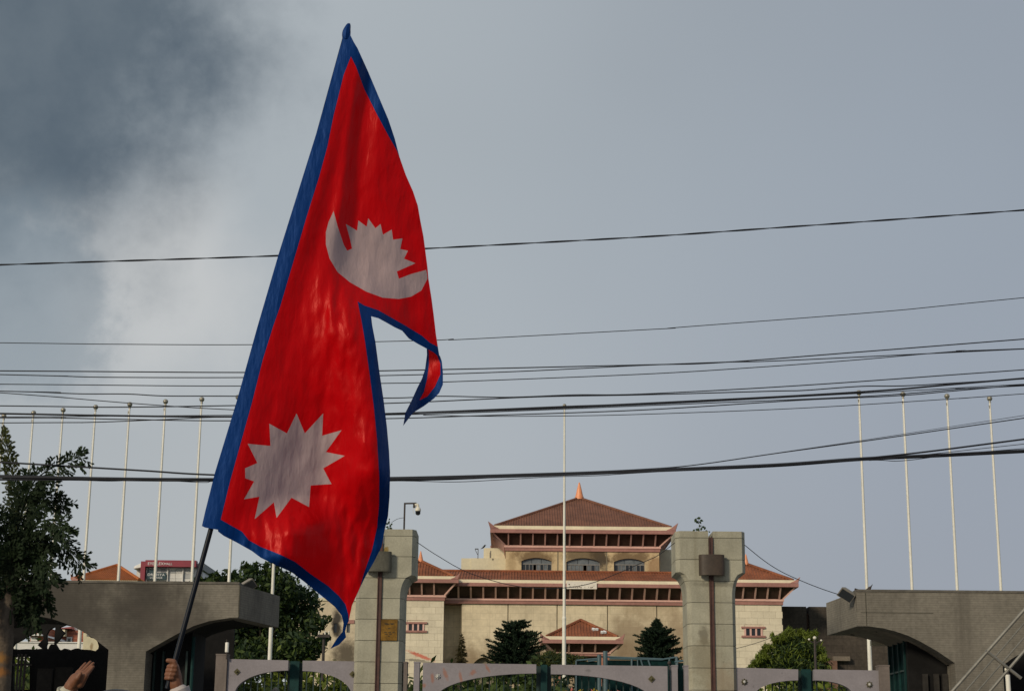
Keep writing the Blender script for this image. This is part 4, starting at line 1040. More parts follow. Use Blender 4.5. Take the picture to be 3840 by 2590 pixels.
def inpoly(x, y, P):
    c = False; j = len(P) - 1
    for i in range(len(P)):
        if (P[i][1] > y) != (P[j][1] > y) and x < (P[j][0] - P[i][0]) * (y - P[i][1]) / (P[j][1] - P[i][1]) + P[i][0]: c = not c
        j = i
    return c
def resample(P, step):
    out = []
    for i in range(len(P)):
        a, b = Vector(P[i]), Vector(P[(i + 1) % len(P)]); n = max(1, int((b - a).length / step))
        for k in range(n): out.append(tuple(a + (b - a) * k / n))
    return out
def rounded(P, closed_sharp=()):
    return P
def cloth_parts(outer, regions, base_name, depth, step=9.0):
    """triangulate the outline once, hand every triangle to the region it lies in; returns {name: (verts3d, faces, normals)}"""
    loops = [resample(outer, step)] + [resample(r[1], step) for r in regions]
    pts, edges = [], []
    for lp in loops:
        o = len(pts); pts += [Vector(p) for p in lp]; edges += [(o + i, o + (i + 1) % len(lp)) for i in range(len(lp))]
    xs = [p[0] for p in outer]; ys = [p[1] for p in outer]
    y = min(ys); r = 0
    while y < max(ys):
        x = min(xs) + (r % 2) * step / 2
        while x < max(xs):
            if inpoly(x, y, outer): pts.append(Vector((x, y)))
            x += step
        y += step * .87; r += 1
    vo, eo, fo, *_ = delaunay_2d_cdt(pts, edges, [], 0, 1e-3)
    V = [W(v.x, v.y, depth(v.x, v.y)) for v in vo]
    nor = [Vector((0, 0, 0)) for _ in V]; parts = {}
    for f in fo:
        cx = sum(vo[i].x for i in f) / 3; cy = sum(vo[i].y for i in f) / 3
        if not inpoly(cx, cy, outer): continue
        nm = base_name
        for (n_, P) in regions:
            if inpoly(cx, cy, P): nm = n_
        fn = (V[f[1]] - V[f[0]]).cross(V[f[2]] - V[f[0]])
        if fn.y > 0: f = (f[0], f[2], f[1]); fn = -fn
        for i in f: nor[i] += fn
        parts.setdefault(nm, []).append(tuple(f))
    res = {}
    for nm, fs in parts.items():
        ids = sorted({i for f in fs for i in f}); mp = {i: k for k, i in enumerate(ids)}
        res[nm] = ([V[i] for i in ids], [tuple(mp[i] for i in f) for f in fs], [nor[i].normalized() for i in ids])
    return res
def cloth_obj(name, data, m, parent):
    v, f, n = data
    o = mesh_obj(name, v, f, m, parent, True)
    o.data.normals_split_custom_set_from_vertices([tuple(q) for q in n])
    return o
outer_f = [(1310, 96), (1314, 133), (1327, 159), (1341, 182), (1380, 268), (1415, 351), (1457, 450), (1480, 519), (1498, 588), (1522, 657), (1549, 718), (1567, 772), (1576, 825), (1588, 886), (1594, 932), (1603, 1001), (1607, 1047), (1618, 1116), (1627, 1185),
           (1635, 1254), (1643, 1306), (1648, 1336), (1628, 1322), (1602, 1308), (1565, 1288), (1533, 1269), (1508, 1240), (1480, 1227), (1450, 1210), (1419, 1193), (1392, 1186), (1396, 1220), (1408, 1282), (1422, 1388), (1439, 1502), (1451, 1600), (1459, 1690), (1463, 1771),
           (1461, 1861), (1455, 1935), (1443, 1984), (1431, 2049), (1402, 2106), (1369, 2163), (1353, 2196), (1320, 2269), (1308, 2326), (1300, 2343), (1294, 2367), (1298, 2388), (1271, 2416), (1239, 2431), (1263, 2393), (1284, 2367), (1288, 2335), (1281, 2306),
           (1255, 2273), (1206, 2233), (1141, 2180), (1092, 2143), (1035, 2118), (978, 2090), (945, 2065), (888, 2033), (839, 2008), (818, 1992), (817, 1985), (769, 1977), (757, 1971), (769, 1918), (806, 1771), (888, 1502), (964, 1229), (1044, 955), (1190, 488), (1289, 129)]
red_f = [(1316, 213), (1335, 251), (1366, 335), (1412, 427), (1457, 511), (1488, 565), (1499, 592), (1522, 657), (1549, 718), (1567, 772), (1576, 825), (1588, 886), (1594, 932), (1603, 1001), (1607, 1047), (1618, 1116), (1627, 1185), (1635, 1254), (1642, 1300), (1612, 1284), (1582, 1258), (1511, 1215), (1465, 1189), (1419, 1163), (1366, 1145), (1341, 1130),
         (1355, 1200), (1369, 1282), (1386, 1404), (1402, 1527), (1414, 1649), (1422, 1788), (1421, 1894), (1414, 1976), (1394, 2065), (1365, 2147), (1350, 2200), (1320, 2268), (1308, 2325), (1306, 2302), (1296, 2265), (1271, 2233), (1231, 2196), (1165, 2151), (1108, 2106), (1051, 2078), (978, 2049), (933, 2024), (908, 1992), (863, 1967), (828, 1947),
         (863, 1804), (904, 1657), (945, 1510), (986, 1347), (1025, 1222), (1052, 1146), (1106, 963), (1151, 810), (1197, 664), (1228, 550), (1251, 435), (1289, 282)]
moon_f = [(1251, 792), (1266, 848), (1289, 917), (1302, 940), (1320, 932), (1312, 894), (1297, 840), (1339, 865), (1344, 827), (1375, 850), (1381, 819), (1408, 856), (1427, 840), (1436, 880), (1469, 861), (1474, 899), (1509, 894), (1501, 934), (1530, 940), (1515, 970), (1558, 987),
          (1488, 1018), (1496, 1045), (1540, 1028), (1598, 1012), (1602, 1030), (1603, 1045), (1580, 1089), (1542, 1112), (1496, 1121), (1435, 1116), (1373, 1093), (1312, 1058), (1266, 1020), (1236, 970), (1222, 917), (1222, 871), (1232, 833)]
sun_f = [(1112, 1549), (1143, 1624), (1212, 1549), (1208, 1633), (1281, 1612), (1222, 1694), (1293, 1708), (1212, 1755), (1243, 1814), (1165, 1819), (1159, 1900), (1093, 1865), (1037, 1941), (1027, 1882), (955, 1945), (973, 1861), (915, 1871), (953, 1804), (920, 1792), (919, 1755), (965, 1735), (929, 1663), (1014, 1671), (1010, 1588), (1076, 1624)]
flag = thing('flag', tuple(W(640, 2570, DFl)), 'large crimson double-pennant flag with blue border on a raised pole', 'flag')
cp_ = cloth_parts(outer_f, [('red_field', red_f), ('moon_emblem', moon_f), ('sun_emblem', sun_f)], 'blue_border', flag_depth)
cloth_obj('blue_border', cp_['blue_border'], M_blue, flag); cloth_obj('red_field', cp_['red_field'], M_red, flag)
cloth_obj('moon_emblem', cp_['moon_emblem'], M_emb, flag); cloth_obj('sun_emblem', cp_['sun_emblem'], M_emb, flag)
tip_o = [(1600, 1302), (1624, 1316), (1650, 1334), (1657, 1355), (1661, 1396), (1661, 1441), (1647, 1473), (1627, 1494), (1590, 1522), (1549, 1547), (1524, 1580), (1512, 1596), (1520, 1547), (1541, 1506), (1565, 1453), (1582, 1420), (1594, 1384), (1601, 1330)]
tip_r = [(1606, 1308), (1625, 1320), (1640, 1334), (1651, 1363), (1651, 1404), (1631, 1449), (1602, 1486), (1573, 1500), (1590, 1469), (1602, 1420), (1609, 1363), (1608, 1320)]
def tip_depth(x, y):
    b = flag_depth(1640, min(1320, y)) + .035
    return b + .55 * (1650 - x) / 865.0 * 1.0 + .012 * math.sin((x * .8 + y * .2) / 14.0) * sm(y, 1330, 1420)
ct = cloth_parts(tip_o, [('red', tip_r)], 'blue', tip_depth, 8.0)
tip = cloth_obj('curled_tip', ct['blue'], M_blue, flag); cloth_obj('curled_tip_field', ct['red'], M_red, tip)
M_pst = mat('dark_painted_pole', (.004, .006, .012), .42, .15, 6, 40, spec=.25)
pt, pb = W(1303, 104, DFl), W(628, 2580, DFl)
MB().tube([pb, pt], [.0115, .0105], 14).build('staff', M_pst, flag, smooth=True)
MB().tube(spline([W(1297, 150, DFl - .01), W(1300, 118, DFl - .012), W(1307, 96, DFl - .01), W(1312, 92, DFl)], 4), [.016, .018, .020, .020, .019, .017, .015, .013, .011, .009, .007, .005, .003], 8).build('tied_tip', M_blue, flag, smooth=True)

# ================================================================== people
M_skin = mat('brown_skin', (.165, .066, .032), .55, .12, 14, 60, bump=.05, spec=.4, obj_space=True)
M_shirt = mat('off_white_shirt', (.42, .37, .35), .85, .06, 8, 60)
M_shirt2 = mat('cream_shirt', (.42, .40, .32), .85, .06, 8, 60)
M_jean = mat('dark_trousers', (.03, .035, .05), .85, .15, 8, 60)
M_hair = mat('black_hair', (.012, .011, .010), .5, .3, 40, 200, spec=.4)
M_shoe = mat('black_shoe', (.015, .014, .013), .5, .1)
def caps(mb, pts, rs, n=10):
    """tapered limb with round ends, to be fused by remeshing"""
    pts = [Vector(p) for p in pts]
    for i in range(len(pts) - 1):
        a, b = pts[i], pts[i + 1]; ra, rb = rs[i], rs[i + 1]; t = (b - a).normalized()
        P, Q = [], []
        for k in range(4): an = math.pi / 2 * k / 4; P.append(a - t * ra * math.cos(an)); Q.append(max(ra * math.sin(an), .0008))
        P += [a + (b - a) * k / 4 for k in range(5)]; Q += [ra + (rb - ra) * k / 4 for k in range(5)]
        for k in range(1, 5): an = math.pi / 2 * k / 4; P.append(b + t * rb * math.sin(an)); Q.append(max(rb * math.cos(an), .0008))
        mb.tube(P, Q, n)
def fuse(name, mb, m, parent, voxel, smooth_it=2):
    o = mb.build(name, m, parent, fix=False)
    md = o.modifiers.new('fuse', 'REMESH'); md.mode = 'VOXEL'; md.voxel_size = voxel; md.use_smooth_shade = True
    if smooth_it:
        s = o.modifiers.new('soften', 'SMOOTH'); s.iterations = smooth_it; s.factor = .5
    return o
def person(label, base, h, up_arm, hand, forearm_dir, shirt, side=-1, yaw=0):
    """standing figure facing away from the camera; up_arm = (shoulder, elbow, wrist) or None; side = which arm is raised"""
    k = h / 1.75; B = Vector(base)
    P = lambda x, y, z: B + Vector((x * k, y * k, z * k))
    body = MB()
    caps(body, [P(0, 0, 1.36), P(0, -.01, 1.50)], [.058 * k, .052 * k])                               # neck
    caps(body, [P(0, .01, 1.57), P(0, .03, 1.65)], [.074 * k, .088 * k], 16)                            # skull
    caps(body, [P(0, .06, 1.56), P(0, .075, 1.52)], [.058 * k, .042 * k], 12)                            # jaw
    caps(body, [P(0, .112, 1.605), P(0, .128, 1.575)], [.010 * k, .016 * k])                             # nose
    caps(body, [P(-.025, .112, 1.535), P(.025, .112, 1.535)], [.010 * k, .010 * k])                      # lips
    for s in (-1, 1):
        caps(body, [P(.084 * s, .02, 1.61), P(.09 * s, .015, 1.575)], [.016 * k, .011 * k])              # ears
        caps(body, [P(.10 * s, 0, .93), P(.11 * s, .01, .50), P(.11 * s, -.01, .09)], [.08 * k, .055 * k, .04 * k])
        caps(body, [P(.11 * s, -.02, .05), P(.12 * s, .15, .04)], [.04 * k, .035 * k])
    caps(body, [P(0, 0, .98), P(0, 0, 1.15), P(0, 0, 1.32)], [.12 * k, .12 * k, .13 * k], 14)
    sh = MB()
    for s in (-1, 1):
        caps(sh, [P(.07 * s, 0, .92), P(.075 * s, 0, 1.12), P(.085 * s, 0, 1.30), P(.12 * s, 0, 1.38)], [.125 * k, .125 * k, .125 * k, .085 * k], 14)
    arms = {}
    for s in (-1, 1):
        if up_arm and s == side: S, E, Wr = [Vector(q) for q in up_arm]
        else: S, E, Wr = P(.19 * s, 0, 1.40), P(.25 * s, -.02, 1.12), P(.25 * s, .06, .88)
        caps(body, [S, E, Wr], [.05 * k, .042 * k, .029 * k])
        arms[s] = (S, E, Wr)
        end = E + (Wr - E) * (.83 if up_arm and s == side else .92)
        caps(sh, [P(.14 * s, 0, 1.36), S, E, end], [.08 * k, .068 * k, .056 * k, .046 * k], 14)
        if not (up_arm and s == side):           # relaxed hand
            d = Vector((0, .03, -.09)) * k
            caps(body, [Wr, Wr + d], [.03 * k, .036 * k])
            for q in range(4):
                o = Vector((0, (q - 1.5) * .019 * k, 0)); a = Wr + d + o
                caps(body, [a, a + Vector((-.004 * s, .012, -.045)) * k, a + Vector((-.018 * s, .016, -.08 + abs(q - 1.3) * .008)) * k], [.010 * k, .009 * k, .007 * k], 8)
            a = Wr + d * .3 + Vector((0, .035, 0)) * k; caps(body, [a, a + Vector((0, .03, -.04)) * k, a + Vector((-.01 * s, .035, -.07)) * k], [.012 * k, .011 * k, .008 * k], 8)
    for chain, rr in hand: caps(body, chain, rr, 10)
    b = fuse('person', body, M_skin, None, .0036 if hand else .006, 1)
    tag(b, label, 'person')
    fuse('shirt', sh, shirt, b, .012, 3)
    tr = MB()
    for s in (-1, 1): caps(tr, [P(.085 * s, 0, .96), P(.11 * s, .01, .50), P(.11 * s, -.01, .07)], [.118 * k, .082 * k, .07 * k], 14)
    fuse('trousers', tr, M_jean, b, .014, 3)
    hr = MB(); caps(hr, [P(0, -.005, 1.60), P(0, .0, 1.67)], [.086 * k, .093 * k], 16); caps(hr, [P(0, .05, 1.705), P(0, .0, 1.69)], [.06 * k, .075 * k], 14)
    fuse('hair', hr, M_hair, b, .012, 2)
    for s in (-1, 1):
        so = MB(); caps(so, [P(.11 * s, -.03, .05), P(.125 * s, .17, .045)], [.05 * k, .045 * k], 12); fuse('shoe', so, M_shoe, b, .012, 2)
    if up_arm:                                   # open shirt cuff round the wrist
        S, E, Wr = arms[side]; d = (Wr - E).normalized(); c0 = E + (Wr - E) * .74; c1 = E + (Wr - E) * forearm_dir
        cu = MB().tube([c0, (c0 + c1) / 2, c1], [.047, .049, .051], 20, cap=False)
        cu.tube([c1, (c0 + c1) / 2, c0], [.0475, .0455, .0435], 20, cap=False)
        n = 20
        for j in range(n):
            a, b2 = 2 * n + j, 2 * n + (j + 1) % n; q = 3 * n
            cu.f.append((a, b2, q + (n - (j + 1)) % n if False else q + (j + 1) % n, q + j))
        cu.build('cuff', shirt, b, smooth=True)
    return b
# the flag bearer: fist closed round the staff
def staff_x(y): return 1303 + (y - 104) * (628 - 1303) / 2476.0
D0 = DFl
wr1 = W(659, 2566, D0 + .012); el1 = W(738, 2768, D0 + .05); sh1 = W(812, 2990, D0 + .12)
hand1 = []
for i, y in enumerate((2496, 2511, 2526, 2540)):  # four fingers, index on top
    sx = staff_x(y); L_ = (1.0, 1.05, 1.0, .85)[i]
    hand1.append(([W(654, y + 3, D0 + .020), W(sx + 2, y + 1, D0 + .034), W(sx - 17 * L_, y, D0 + .020), W(sx - 19 * L_, y + 1, D0 - .010), W(sx - 4, y + 2, D0 - .027), W(sx + 11 * L_, y + 2, D0 - .024)], [.0105, .0095, .0088, .0086, .0082, .0070]))
hand1.append(([wr1, W(655, 2535, D0 + .012), W(652, 2502, D0 + .014)], [.030, .030, .024]))                 # palm, thumb side
hand1.append(([wr1, W(646, 2538, D0 + .016), W(644, 2505, D0 + .018)], [.028, .026, .022]))
hand1.append(([W(658, 2530, D0 - .004), W(658, 2500, D0 - .016), W(652, 2480, D0 - .022), W(630, 2475, D0 - .026)], [.017, .0145, .0125, .0100]))   # thumb laid over the staff
bearer = person('person with white cuff whose fist grips the flag staff', (sh1.x + .19, sh1.y + .02, .004), 1.76, (sh1, el1, wr1), hand1, .90, M_shirt, -1)
# raised open hand
D1 = 7.0
wr2 = W(267, 2574, D1); el2 = W(196, 2772, D1 + .06); sh2 = W(230, 2992, D1 + .12)
hand2 = []
for (pts, dd) in ((((296, 2519), (308, 2501), (320, 2486)), .030), (((305, 2521), (323, 2499), (339, 2480)), .012), (((313, 2525), (333, 2503), (350, 2485)), -.008), (((321, 2532), (337, 2514), (350, 2498)), -.026)):
    a, b, c = pts
    base_p = W(a[0], a[1], D1 + dd)
    hand2.append(([W(a[0] - 20, a[1] + 32, D1 + dd * .7), base_p], [.0165, .0125]))
    hand2.append(([base_p, W(b[0], b[1], D1 + dd + .018), W(c[0], c[1], D1 + dd + .030)], [.0098, .0082, .0062]))
hand2.append(([wr2, W(285, 2548, D1)], [.029, .029])); hand2.append(([wr2, W(297, 2545, D1 - .01)], [.026, .024]))
hand2.append(([W(279, 2562, D1 - .020), W(291, 2542, D1 - .042), W(302, 2524, D1 - .046)], [.018, .0135, .0085]))
waver = person('person with pale cuff raising an open palm at lower left', (sh2.x + .19, sh2.y + .02, .004), 1.76, (sh2, el2, wr2), hand2, .91, M_shirt2, -1)
hd = W(440, 2581, 3.6)
bystander = person('dark-haired person whose crown just shows at the bottom edge', (hd.x, 3.6, .004), hd.z / 1.765 * 1.75, None, [], 0, M_shirt, -1)

# ================================================================== vegetation
def leaf_mat(name, base, var=.35, tr=.25, rough=.6, scale=3.0):
    return mat(name, base, rough, var, scale, 30, transl=tr, spec=.25)
def quads(name, C, A, B, m, parent, fold=0.0):
    """diamond leaves: centre C, half axes A (length) and B (width)"""
    C, A, B = np.asarray(C), np.asarray(A), np.asarray(B); n = len(C)
    V = np.empty((n, 4, 3)); V[:, 0] = C - A; V[:, 1] = C + B - A * .15; V[:, 2] = C + A; V[:, 3] = C - B - A * .15
    me = bpy.data.meshes.new(name); me.vertices.add(n * 4); me.vertices.foreach_set('co', V.reshape(-1))
    me.loops.add(n * 4); me.polygons.add(n)
    me.loops.foreach_set('vertex_index', np.arange(n * 4)); me.polygons.foreach_set('loop_start', np.arange(n) * 4); me.polygons.foreach_set('loop_total', np.full(n, 4))
    me.update(calc_edges=True); me.validate(); me.materials.append(m)
    return link(bpy.data.objects.new(name, me), parent)
def runit(n):
    v = rng.normal(size=(n, 3)); return v / np.linalg.norm(v, axis=1)[:, None]
def leaf_cloud(blobs, n, size, asp=.45, up=.2, shell=.55):
    """leaves spread through ellipsoid clumps (centre, radii), denser to the outside"""
    w = np.array([r[0] * r[1] * r[2] for c, r in blobs]) ** .75; w /= w.sum()
    Cs = []
    for (c, r), k in zip(blobs, (w * n).astype(int)):
        d = runit(k); rad = (shell + (1 - shell) * rng.random(k)) ** .6 * (1 + .12 * rng.normal(size=k))
        Cs.append(np.array(c) + d * rad[:, None] * np.array(r))
    C = np.concatenate(Cs); n = len(C)
    A = runit(n); A[:, 2] -= up; A /= np.linalg.norm(A, axis=1)[:, None]
    T = runit(n); B = np.cross(A, T); B /= np.linalg.norm(B, axis=1)[:, None] + 1e-9
    s = size * (.6 + .8 * rng.random(n))
    return C, A * s[:, None], B * (s * asp)[:, None]
M_bark = mat('grey_bark', (.045, .036, .026), .9, .3, 3, 20, bump=.4)
M_leaf1 = leaf_mat('mid_green_leaf', (.055, .085, .020)); M_leaf2 = leaf_mat('dark_green_leaf', (.020, .040, .016)); M_leaf3 = leaf_mat('yellow_green_leaf', (.115, .150, .020))
M_need = leaf_mat('conifer_needle', (.016, .032, .016), tr=.1, rough=.8)
def P3(px, py, D): return np.array(W(px, py, D))
def branchy(th, base, blobs, m=M_bark, r0=.2):
    b = Vector(base); cs = [Vector(c) for c, r in blobs]
    top = sum(cs, Vector((0, 0, 0))) / len(cs)
    tk = MB().tube(spline([b, b + (top - b) * .45 + Vector((.1, 0, 0)), top], 5), [r0 * (1 - .07 * i) for i in range(11)], 8).build('trunk', m, th, smooth=True)
    for c in cs:
        s = b + (top - b) * random.uniform(.35, .8); MB().tube(spline([s, s + (c - s) * .5 + Vector((0, 0, .15)), c], 4), [r0 * .45 * (1 - .095 * i) for i in range(9)], 6).build('limb', m, tk, smooth=True)
# big broadleaf tree behind the left gatehouse
D = 57.0
tpx = [(860, 2210, 70), (960, 2190, 75), (1050, 2205, 80), (1130, 2260, 75), (1000, 2270, 95), (1100, 2340, 90), (1185, 2340, 42), (1180, 2420, 45), (1010, 2400, 110), (900, 2300, 90), (1110, 2440, 80), (920, 2440, 90), (820, 2250, 40), (1215, 2400, 16), (1020, 2130, 35), (940, 2145, 32), (960, 2475, 85), (1060, 2475, 75), (880, 2400, 60), (1130, 2490, 60)]
blobs = []
for (x, y, r) in tpx:
    rr = r * D / FP; blobs.append((P3(x, y, D + random.uniform(-.6, 1.2)), (rr, rr * 1.1, rr * .85)))
for _ in range(34):
    a_ = random.choice(tpx); an_ = random.uniform(-math.pi, 0); r_ = random.uniform(9, 20)
    blobs.append((P3(a_[0] + math.cos(an_) * a_[2] * 1.05, a_[1] + math.sin(an_) * a_[2] * .95, D + random.uniform(-.5, .6)), (r_ * D / FP * 1.2, r_ * D / FP, r_ * D / FP)))
th = thing('broadleaf_tree', (W(1010, 2400, D).x, D + .3, 0), 'dense broadleaf tree behind the left gatehouse', 'tree')
branchy(th, (W(1010, 2400, D).x, D + .3, 0), blobs[:16], r0=.16)
C, A, B = leaf_cloud(blobs, 18000, .102, .42, .3, .35); h = len(C) // 2; idx = rng.permutation(len(C))
quads('crown', C[idx[:h]], A[idx[:h]], B[idx[:h]], M_leaf1, th); quads('crown', C[idx[h:]], A[idx[h:]], B[idx[h:]], M_leaf2, th)
# araucaria style conifers by the porch: tiers of upswept rope-like boughs
def conifer(label, base, prof, D, nb, tipup, m, th_name='conifer_tree', fuzz=.22, per=70, seed=1, lean=.25):
    """prof: list of (height, bough length)"""
    rr = random.Random(seed)
    th = thing(th_name, base, label, 'tree'); b = Vector(base)
    MB().tube([b, b + Vector((0, 0, prof[-1][0]))], [.14, .03], 8).build('trunk', M_bark, th, smooth=True)
    C, A, B = [], [], []
    for (z, ln) in prof:
        k = nb
        for i in range(k):
            an = 2 * math.pi * (i + rr.random() * .7) / k; l = ln * rr.uniform(.75, 1.1); d = Vector((math.cos(an), math.sin(an), 0))
            p0 = b + Vector((0, 0, z + rr.uniform(-.24, .24)))
            n = max(6, int(per * l))
            for q in range(n):
                t = rr.random() ** .7; p = p0 + d * l * t + Vector((0, 0, tipup * l * t * t - lean * .3 * l * t))
                dv = (d + Vector((rr.gauss(0, .7), rr.gauss(0, .7), rr.gauss(.25, .6)))).normalized()
                f = fuzz * (1.15 - .7 * t)
                C.append(p + dv * f * .5); A.append(dv * f * .55); B.append(dv.cross(Vector((rr.gauss(0, 1), rr.gauss(0, 1), rr.gauss(0, 1)))).normalized() * f * .16)
    quads('crown', C, A, B, m, th)
    return th
Dt = 118.0
bp_ = W(1932, 2480, Dt); gx, gz = bp_.x, bp_.z
zt_ = W(1940, 2328, Dt).z; zb_ = W(1932, 2500, Dt).z
prof = []
for i in range(9):
    t = i / 8; ln = (1.8, 2.0, 2.1, 2.12, 2.05, 1.95, 1.8, 1.5, 1.0)[i]; prof.append((zb_ - .9 + (zt_ - zb_ + .55) * t, ln))
conifer('dark layered conifer standing left of the porch', (gx, Dt, 0), prof, Dt, 18, .24, M_need, per=120, seed=3, fuzz=.30)
bp_ = W(2466, 2480, Dt); zt_ = W(2466, 2340, Dt).z; zb_ = W(2466, 2500, Dt).z
prof = [(zb_ + a, l) for a, l in ((-.8, 1.5), (-.3, 1.6), (.2, 1.62), (.7, 1.6), (1.1, 1.55), (1.5, 1.48), (1.85, 1.48), (2.12, 1.25), (2.32, .85), (2.45, .50), (2.6, .42), (2.72, .30), (2.84, .18), (2.95, .06))]
conifer('dark conifer with a pagoda-like tip right of the porch', (bp_.x, Dt, 0), prof, Dt, 20, .22, M_need, per=120, seed=5, fuzz=.30)
# slim reddish cypress against the shaded wall
bp_ = W(1731, 2480, 138); zt_ = W(1733, 2386, 138).z
conifer('slim reddish-green cypress by the shaded corner of the hall', (bp_.x, 138, 0), [(zt_ - 3.3 + 3.2 * i / 14, .62 * (1 - (i / 14) ** 2) + .06) for i in range(15)], 138, 9, -.1, leaf_mat('reddish_cypress', (.060, .050, .020)), per=50, seed=8, fuzz=.26)
# wispy bushes by the porch
def bush(label, blobs, n, size, m, name='garden_bush', asp=.25, up=-.6, base=None, m2=None, shell=.3, group=None, cat='bush'):
    c0 = sum((np.array(c) for c, r in blobs)) / len(blobs)
    th = thing(name, (c0[0], c0[1], 0), label, cat, group)
    C, A, B = leaf_cloud(blobs, n, size, asp, up, shell)
    if m2 is not None:
        h = len(C) // 2; idx = rng.permutation(len(C)); quads('crown', C[idx[:h]], A[idx[:h]], B[idx[:h]], m, th); quads('crown', C[idx[h:]], A[idx[h:]], B[idx[h:]], m2, th)
    else: quads('crown', C, A, B, m, th)
    if name == 'hedge':
        co = MB()
        for c, r in blobs: co.lathe((c[0], c[1], c[2] - r[2] * .85), [(r[0] * .85 * math.sin(t) + .005, r[2] * .85 * (1 - math.cos(t))) for t in np.linspace(.1, 3.05, 8)], 10)
        co.build('inner_mass', M_leaf1, th, smooth=True)
    for i in range(3):
        a = Vector((c0[0] + random.uniform(-.2, .2), c0[1], 0)); MB().tube([a, Vector(c0) + Vector((random.uniform(-.3, .3), 0, 0))], [.05, .02], 6).build('stem', M_bark, th)
    return th
D = 100.0
bl = [(P3(x, y, D), (r * D / FP, r * D / FP, r * .55 * D / FP)) for x, y, r in ((2040, 2478, 45), (2095, 2472, 48), (2140, 2474, 40), (2180, 2470, 22), (2010, 2490, 35), (2060, 2452, 22), (2090, 2500, 60), (2150, 2505, 60))]
bush('wispy olive bush at the foot of the lone flagpole', bl, 6000, .20, leaf_mat('olive_leaf', (.075, .085, .020)), asp=.12, m2=M_leaf2)
# bright bush in front of the right tower
D = 62.0
big = [(2985, 2410, 42), (2960, 2445, 66), (3030, 2445, 62), (2915, 2475, 52), (3060, 2490, 54), (2960, 2505, 80), (2920, 2520, 80), (3040, 2530, 76)]
sml = [(2880, 2430, 20), (2862, 2446, 14), (2848, 2462, 14), (2830, 2482, 14), (2818, 2497, 10), (2850, 2490, 20), (3040, 2385, 20), (3058, 2372, 10), (2965, 2372, 16), (2958, 2360, 9), (2905, 2398, 14), (2896, 2380, 8), (2935, 2390, 18), (3075, 2440, 18), (3010, 2378, 16), (3088, 2466, 14), (2925, 2420, 24), (2870, 2465, 20), (3000, 2366, 9), (2944, 2372, 9)]
bl = [(P3(x, y, D + random.uniform(-.4, .6)), (r * D / FP, r * D / FP, r * .75 * D / FP)) for x, y, r in big]
b2 = [(P3(x, y, D + random.uniform(-.5, .2)), (r * 1.15 * D / FP, r * D / FP, r * .9 * D / FP)) for x, y, r in sml]
th = bush('bright green feathery bush in front of the right tower', bl, 8000, .10, M_leaf1, asp=.2, up=-.5, m2=M_leaf2)
C, A, B = leaf_cloud(b2, 3600, .115, .16, -.7, .05); quads('plumes', C, A, B, M_leaf3, th)
C, A, B = leaf_cloud(bl, 1800, .11, .18, -.8, .8); quads('plumes', C, A, B, M_leaf3, th)
# hedges behind the gates
def hedge(label, x0px, x1px, ytop, D, m, m2, n=4200, sz=.10):
    x0, x1 = W(x0px, 2550, D).x, W(x1px, 2550, D).x; k = max(3, int((x1 - x0) / .7)); bl = []
    for i in range(k):
        x = x0 + (x1 - x0) * (i + .5) / k; zt = W((x0px + x1px) / 2, ytop + random.uniform(-12, 14), D).z
        bl.append((np.array((x, D + random.uniform(-.2, .3), zt * .62)), (.62, .6, zt * .40)))
    return bush(label, bl, n, sz, m, 'hedge', .45, .1, m2=m2, shell=.5, cat='hedge')
hedge('hedge seen through the left side gate', 840, 1330, 2535, 39, M_leaf3, M_leaf3, 7000)
hedge('dark clipped hedge left behind the main gate', 1600, 2040, 2524, 44, M_leaf1, M_leaf1, 7000)
hedge('dark hedge right behind the main gate', 2050, 2480, 2535, 47, M_leaf2, M_leaf2, 5000)
hedge('bright hedge seen through the right side gate', 2760, 3230, 2568, 39, M_leaf3, M_leaf3, 7000)
hedge('short bright shrub in the slot beside the left pillar', 1515, 1592, 2552, 38, M_leaf3, M_leaf1, 1500)
hedge('yellow-green shrubs beyond the charred wall at far left', 20, 140, 2470, 42, M_leaf3, M_leaf1, 2200)
hedge('thin bright shrub behind the burnt guard room', 545, 615, 2520, 41, M_leaf3, M_leaf1, 900)
# flowering border far behind the main gate
M_petal = leaf_mat('pink_petal', (.55, .16, .14), .3, .2); M_petal2 = leaf_mat('yellow_petal', (.50, .36, .03), .3, .2)
bl = [(P3(x, 2597, 42), (.25, .3, .10)) for x in range(2120, 2330, 30)]
fb = bush('low flower border with yellow and pink blooms behind the main gate', bl, 160, .04, M_petal2, 'flower_border', .6, -.5, m2=M_petal, cat='flowers')
# seedlings on the pillar tops
def seedling(label, px, py, D, spec, m):
    b = W(px, py, D); th = thing('seedling', tuple(b), label, 'plant')
    for (tx, ty, leaves) in spec:
        t = W(tx, ty, D); MB().tube(spline([b, b + (t - b) * .5 + Vector((.01, 0, 0)), t], 4), .004, 5).build('stem', M_bark, th)
        for (lx, ly, s) in leaves:
            c = W(lx, ly, D + random.uniform(-.05, .05)); s = s * D / FP
            an = random.uniform(0, 6.28); a = Vector((math.cos(an), .3, math.sin(an) * .6 - .3)).normalized() * s; bb = a.cross(Vector((.2, 1, .3))).normalized() * s * .62
            mesh_obj('leaf', [c - a, c - a * .2 + bb, c + a * .5 + bb * .55, c + a, c + a * .5 - bb * .55, c - a * .2 - bb], [(0, 1, 2, 3), (0, 3, 4, 5)], m, th)
M_seed = leaf_mat('seedling_leaf', (.035, .060, .022))
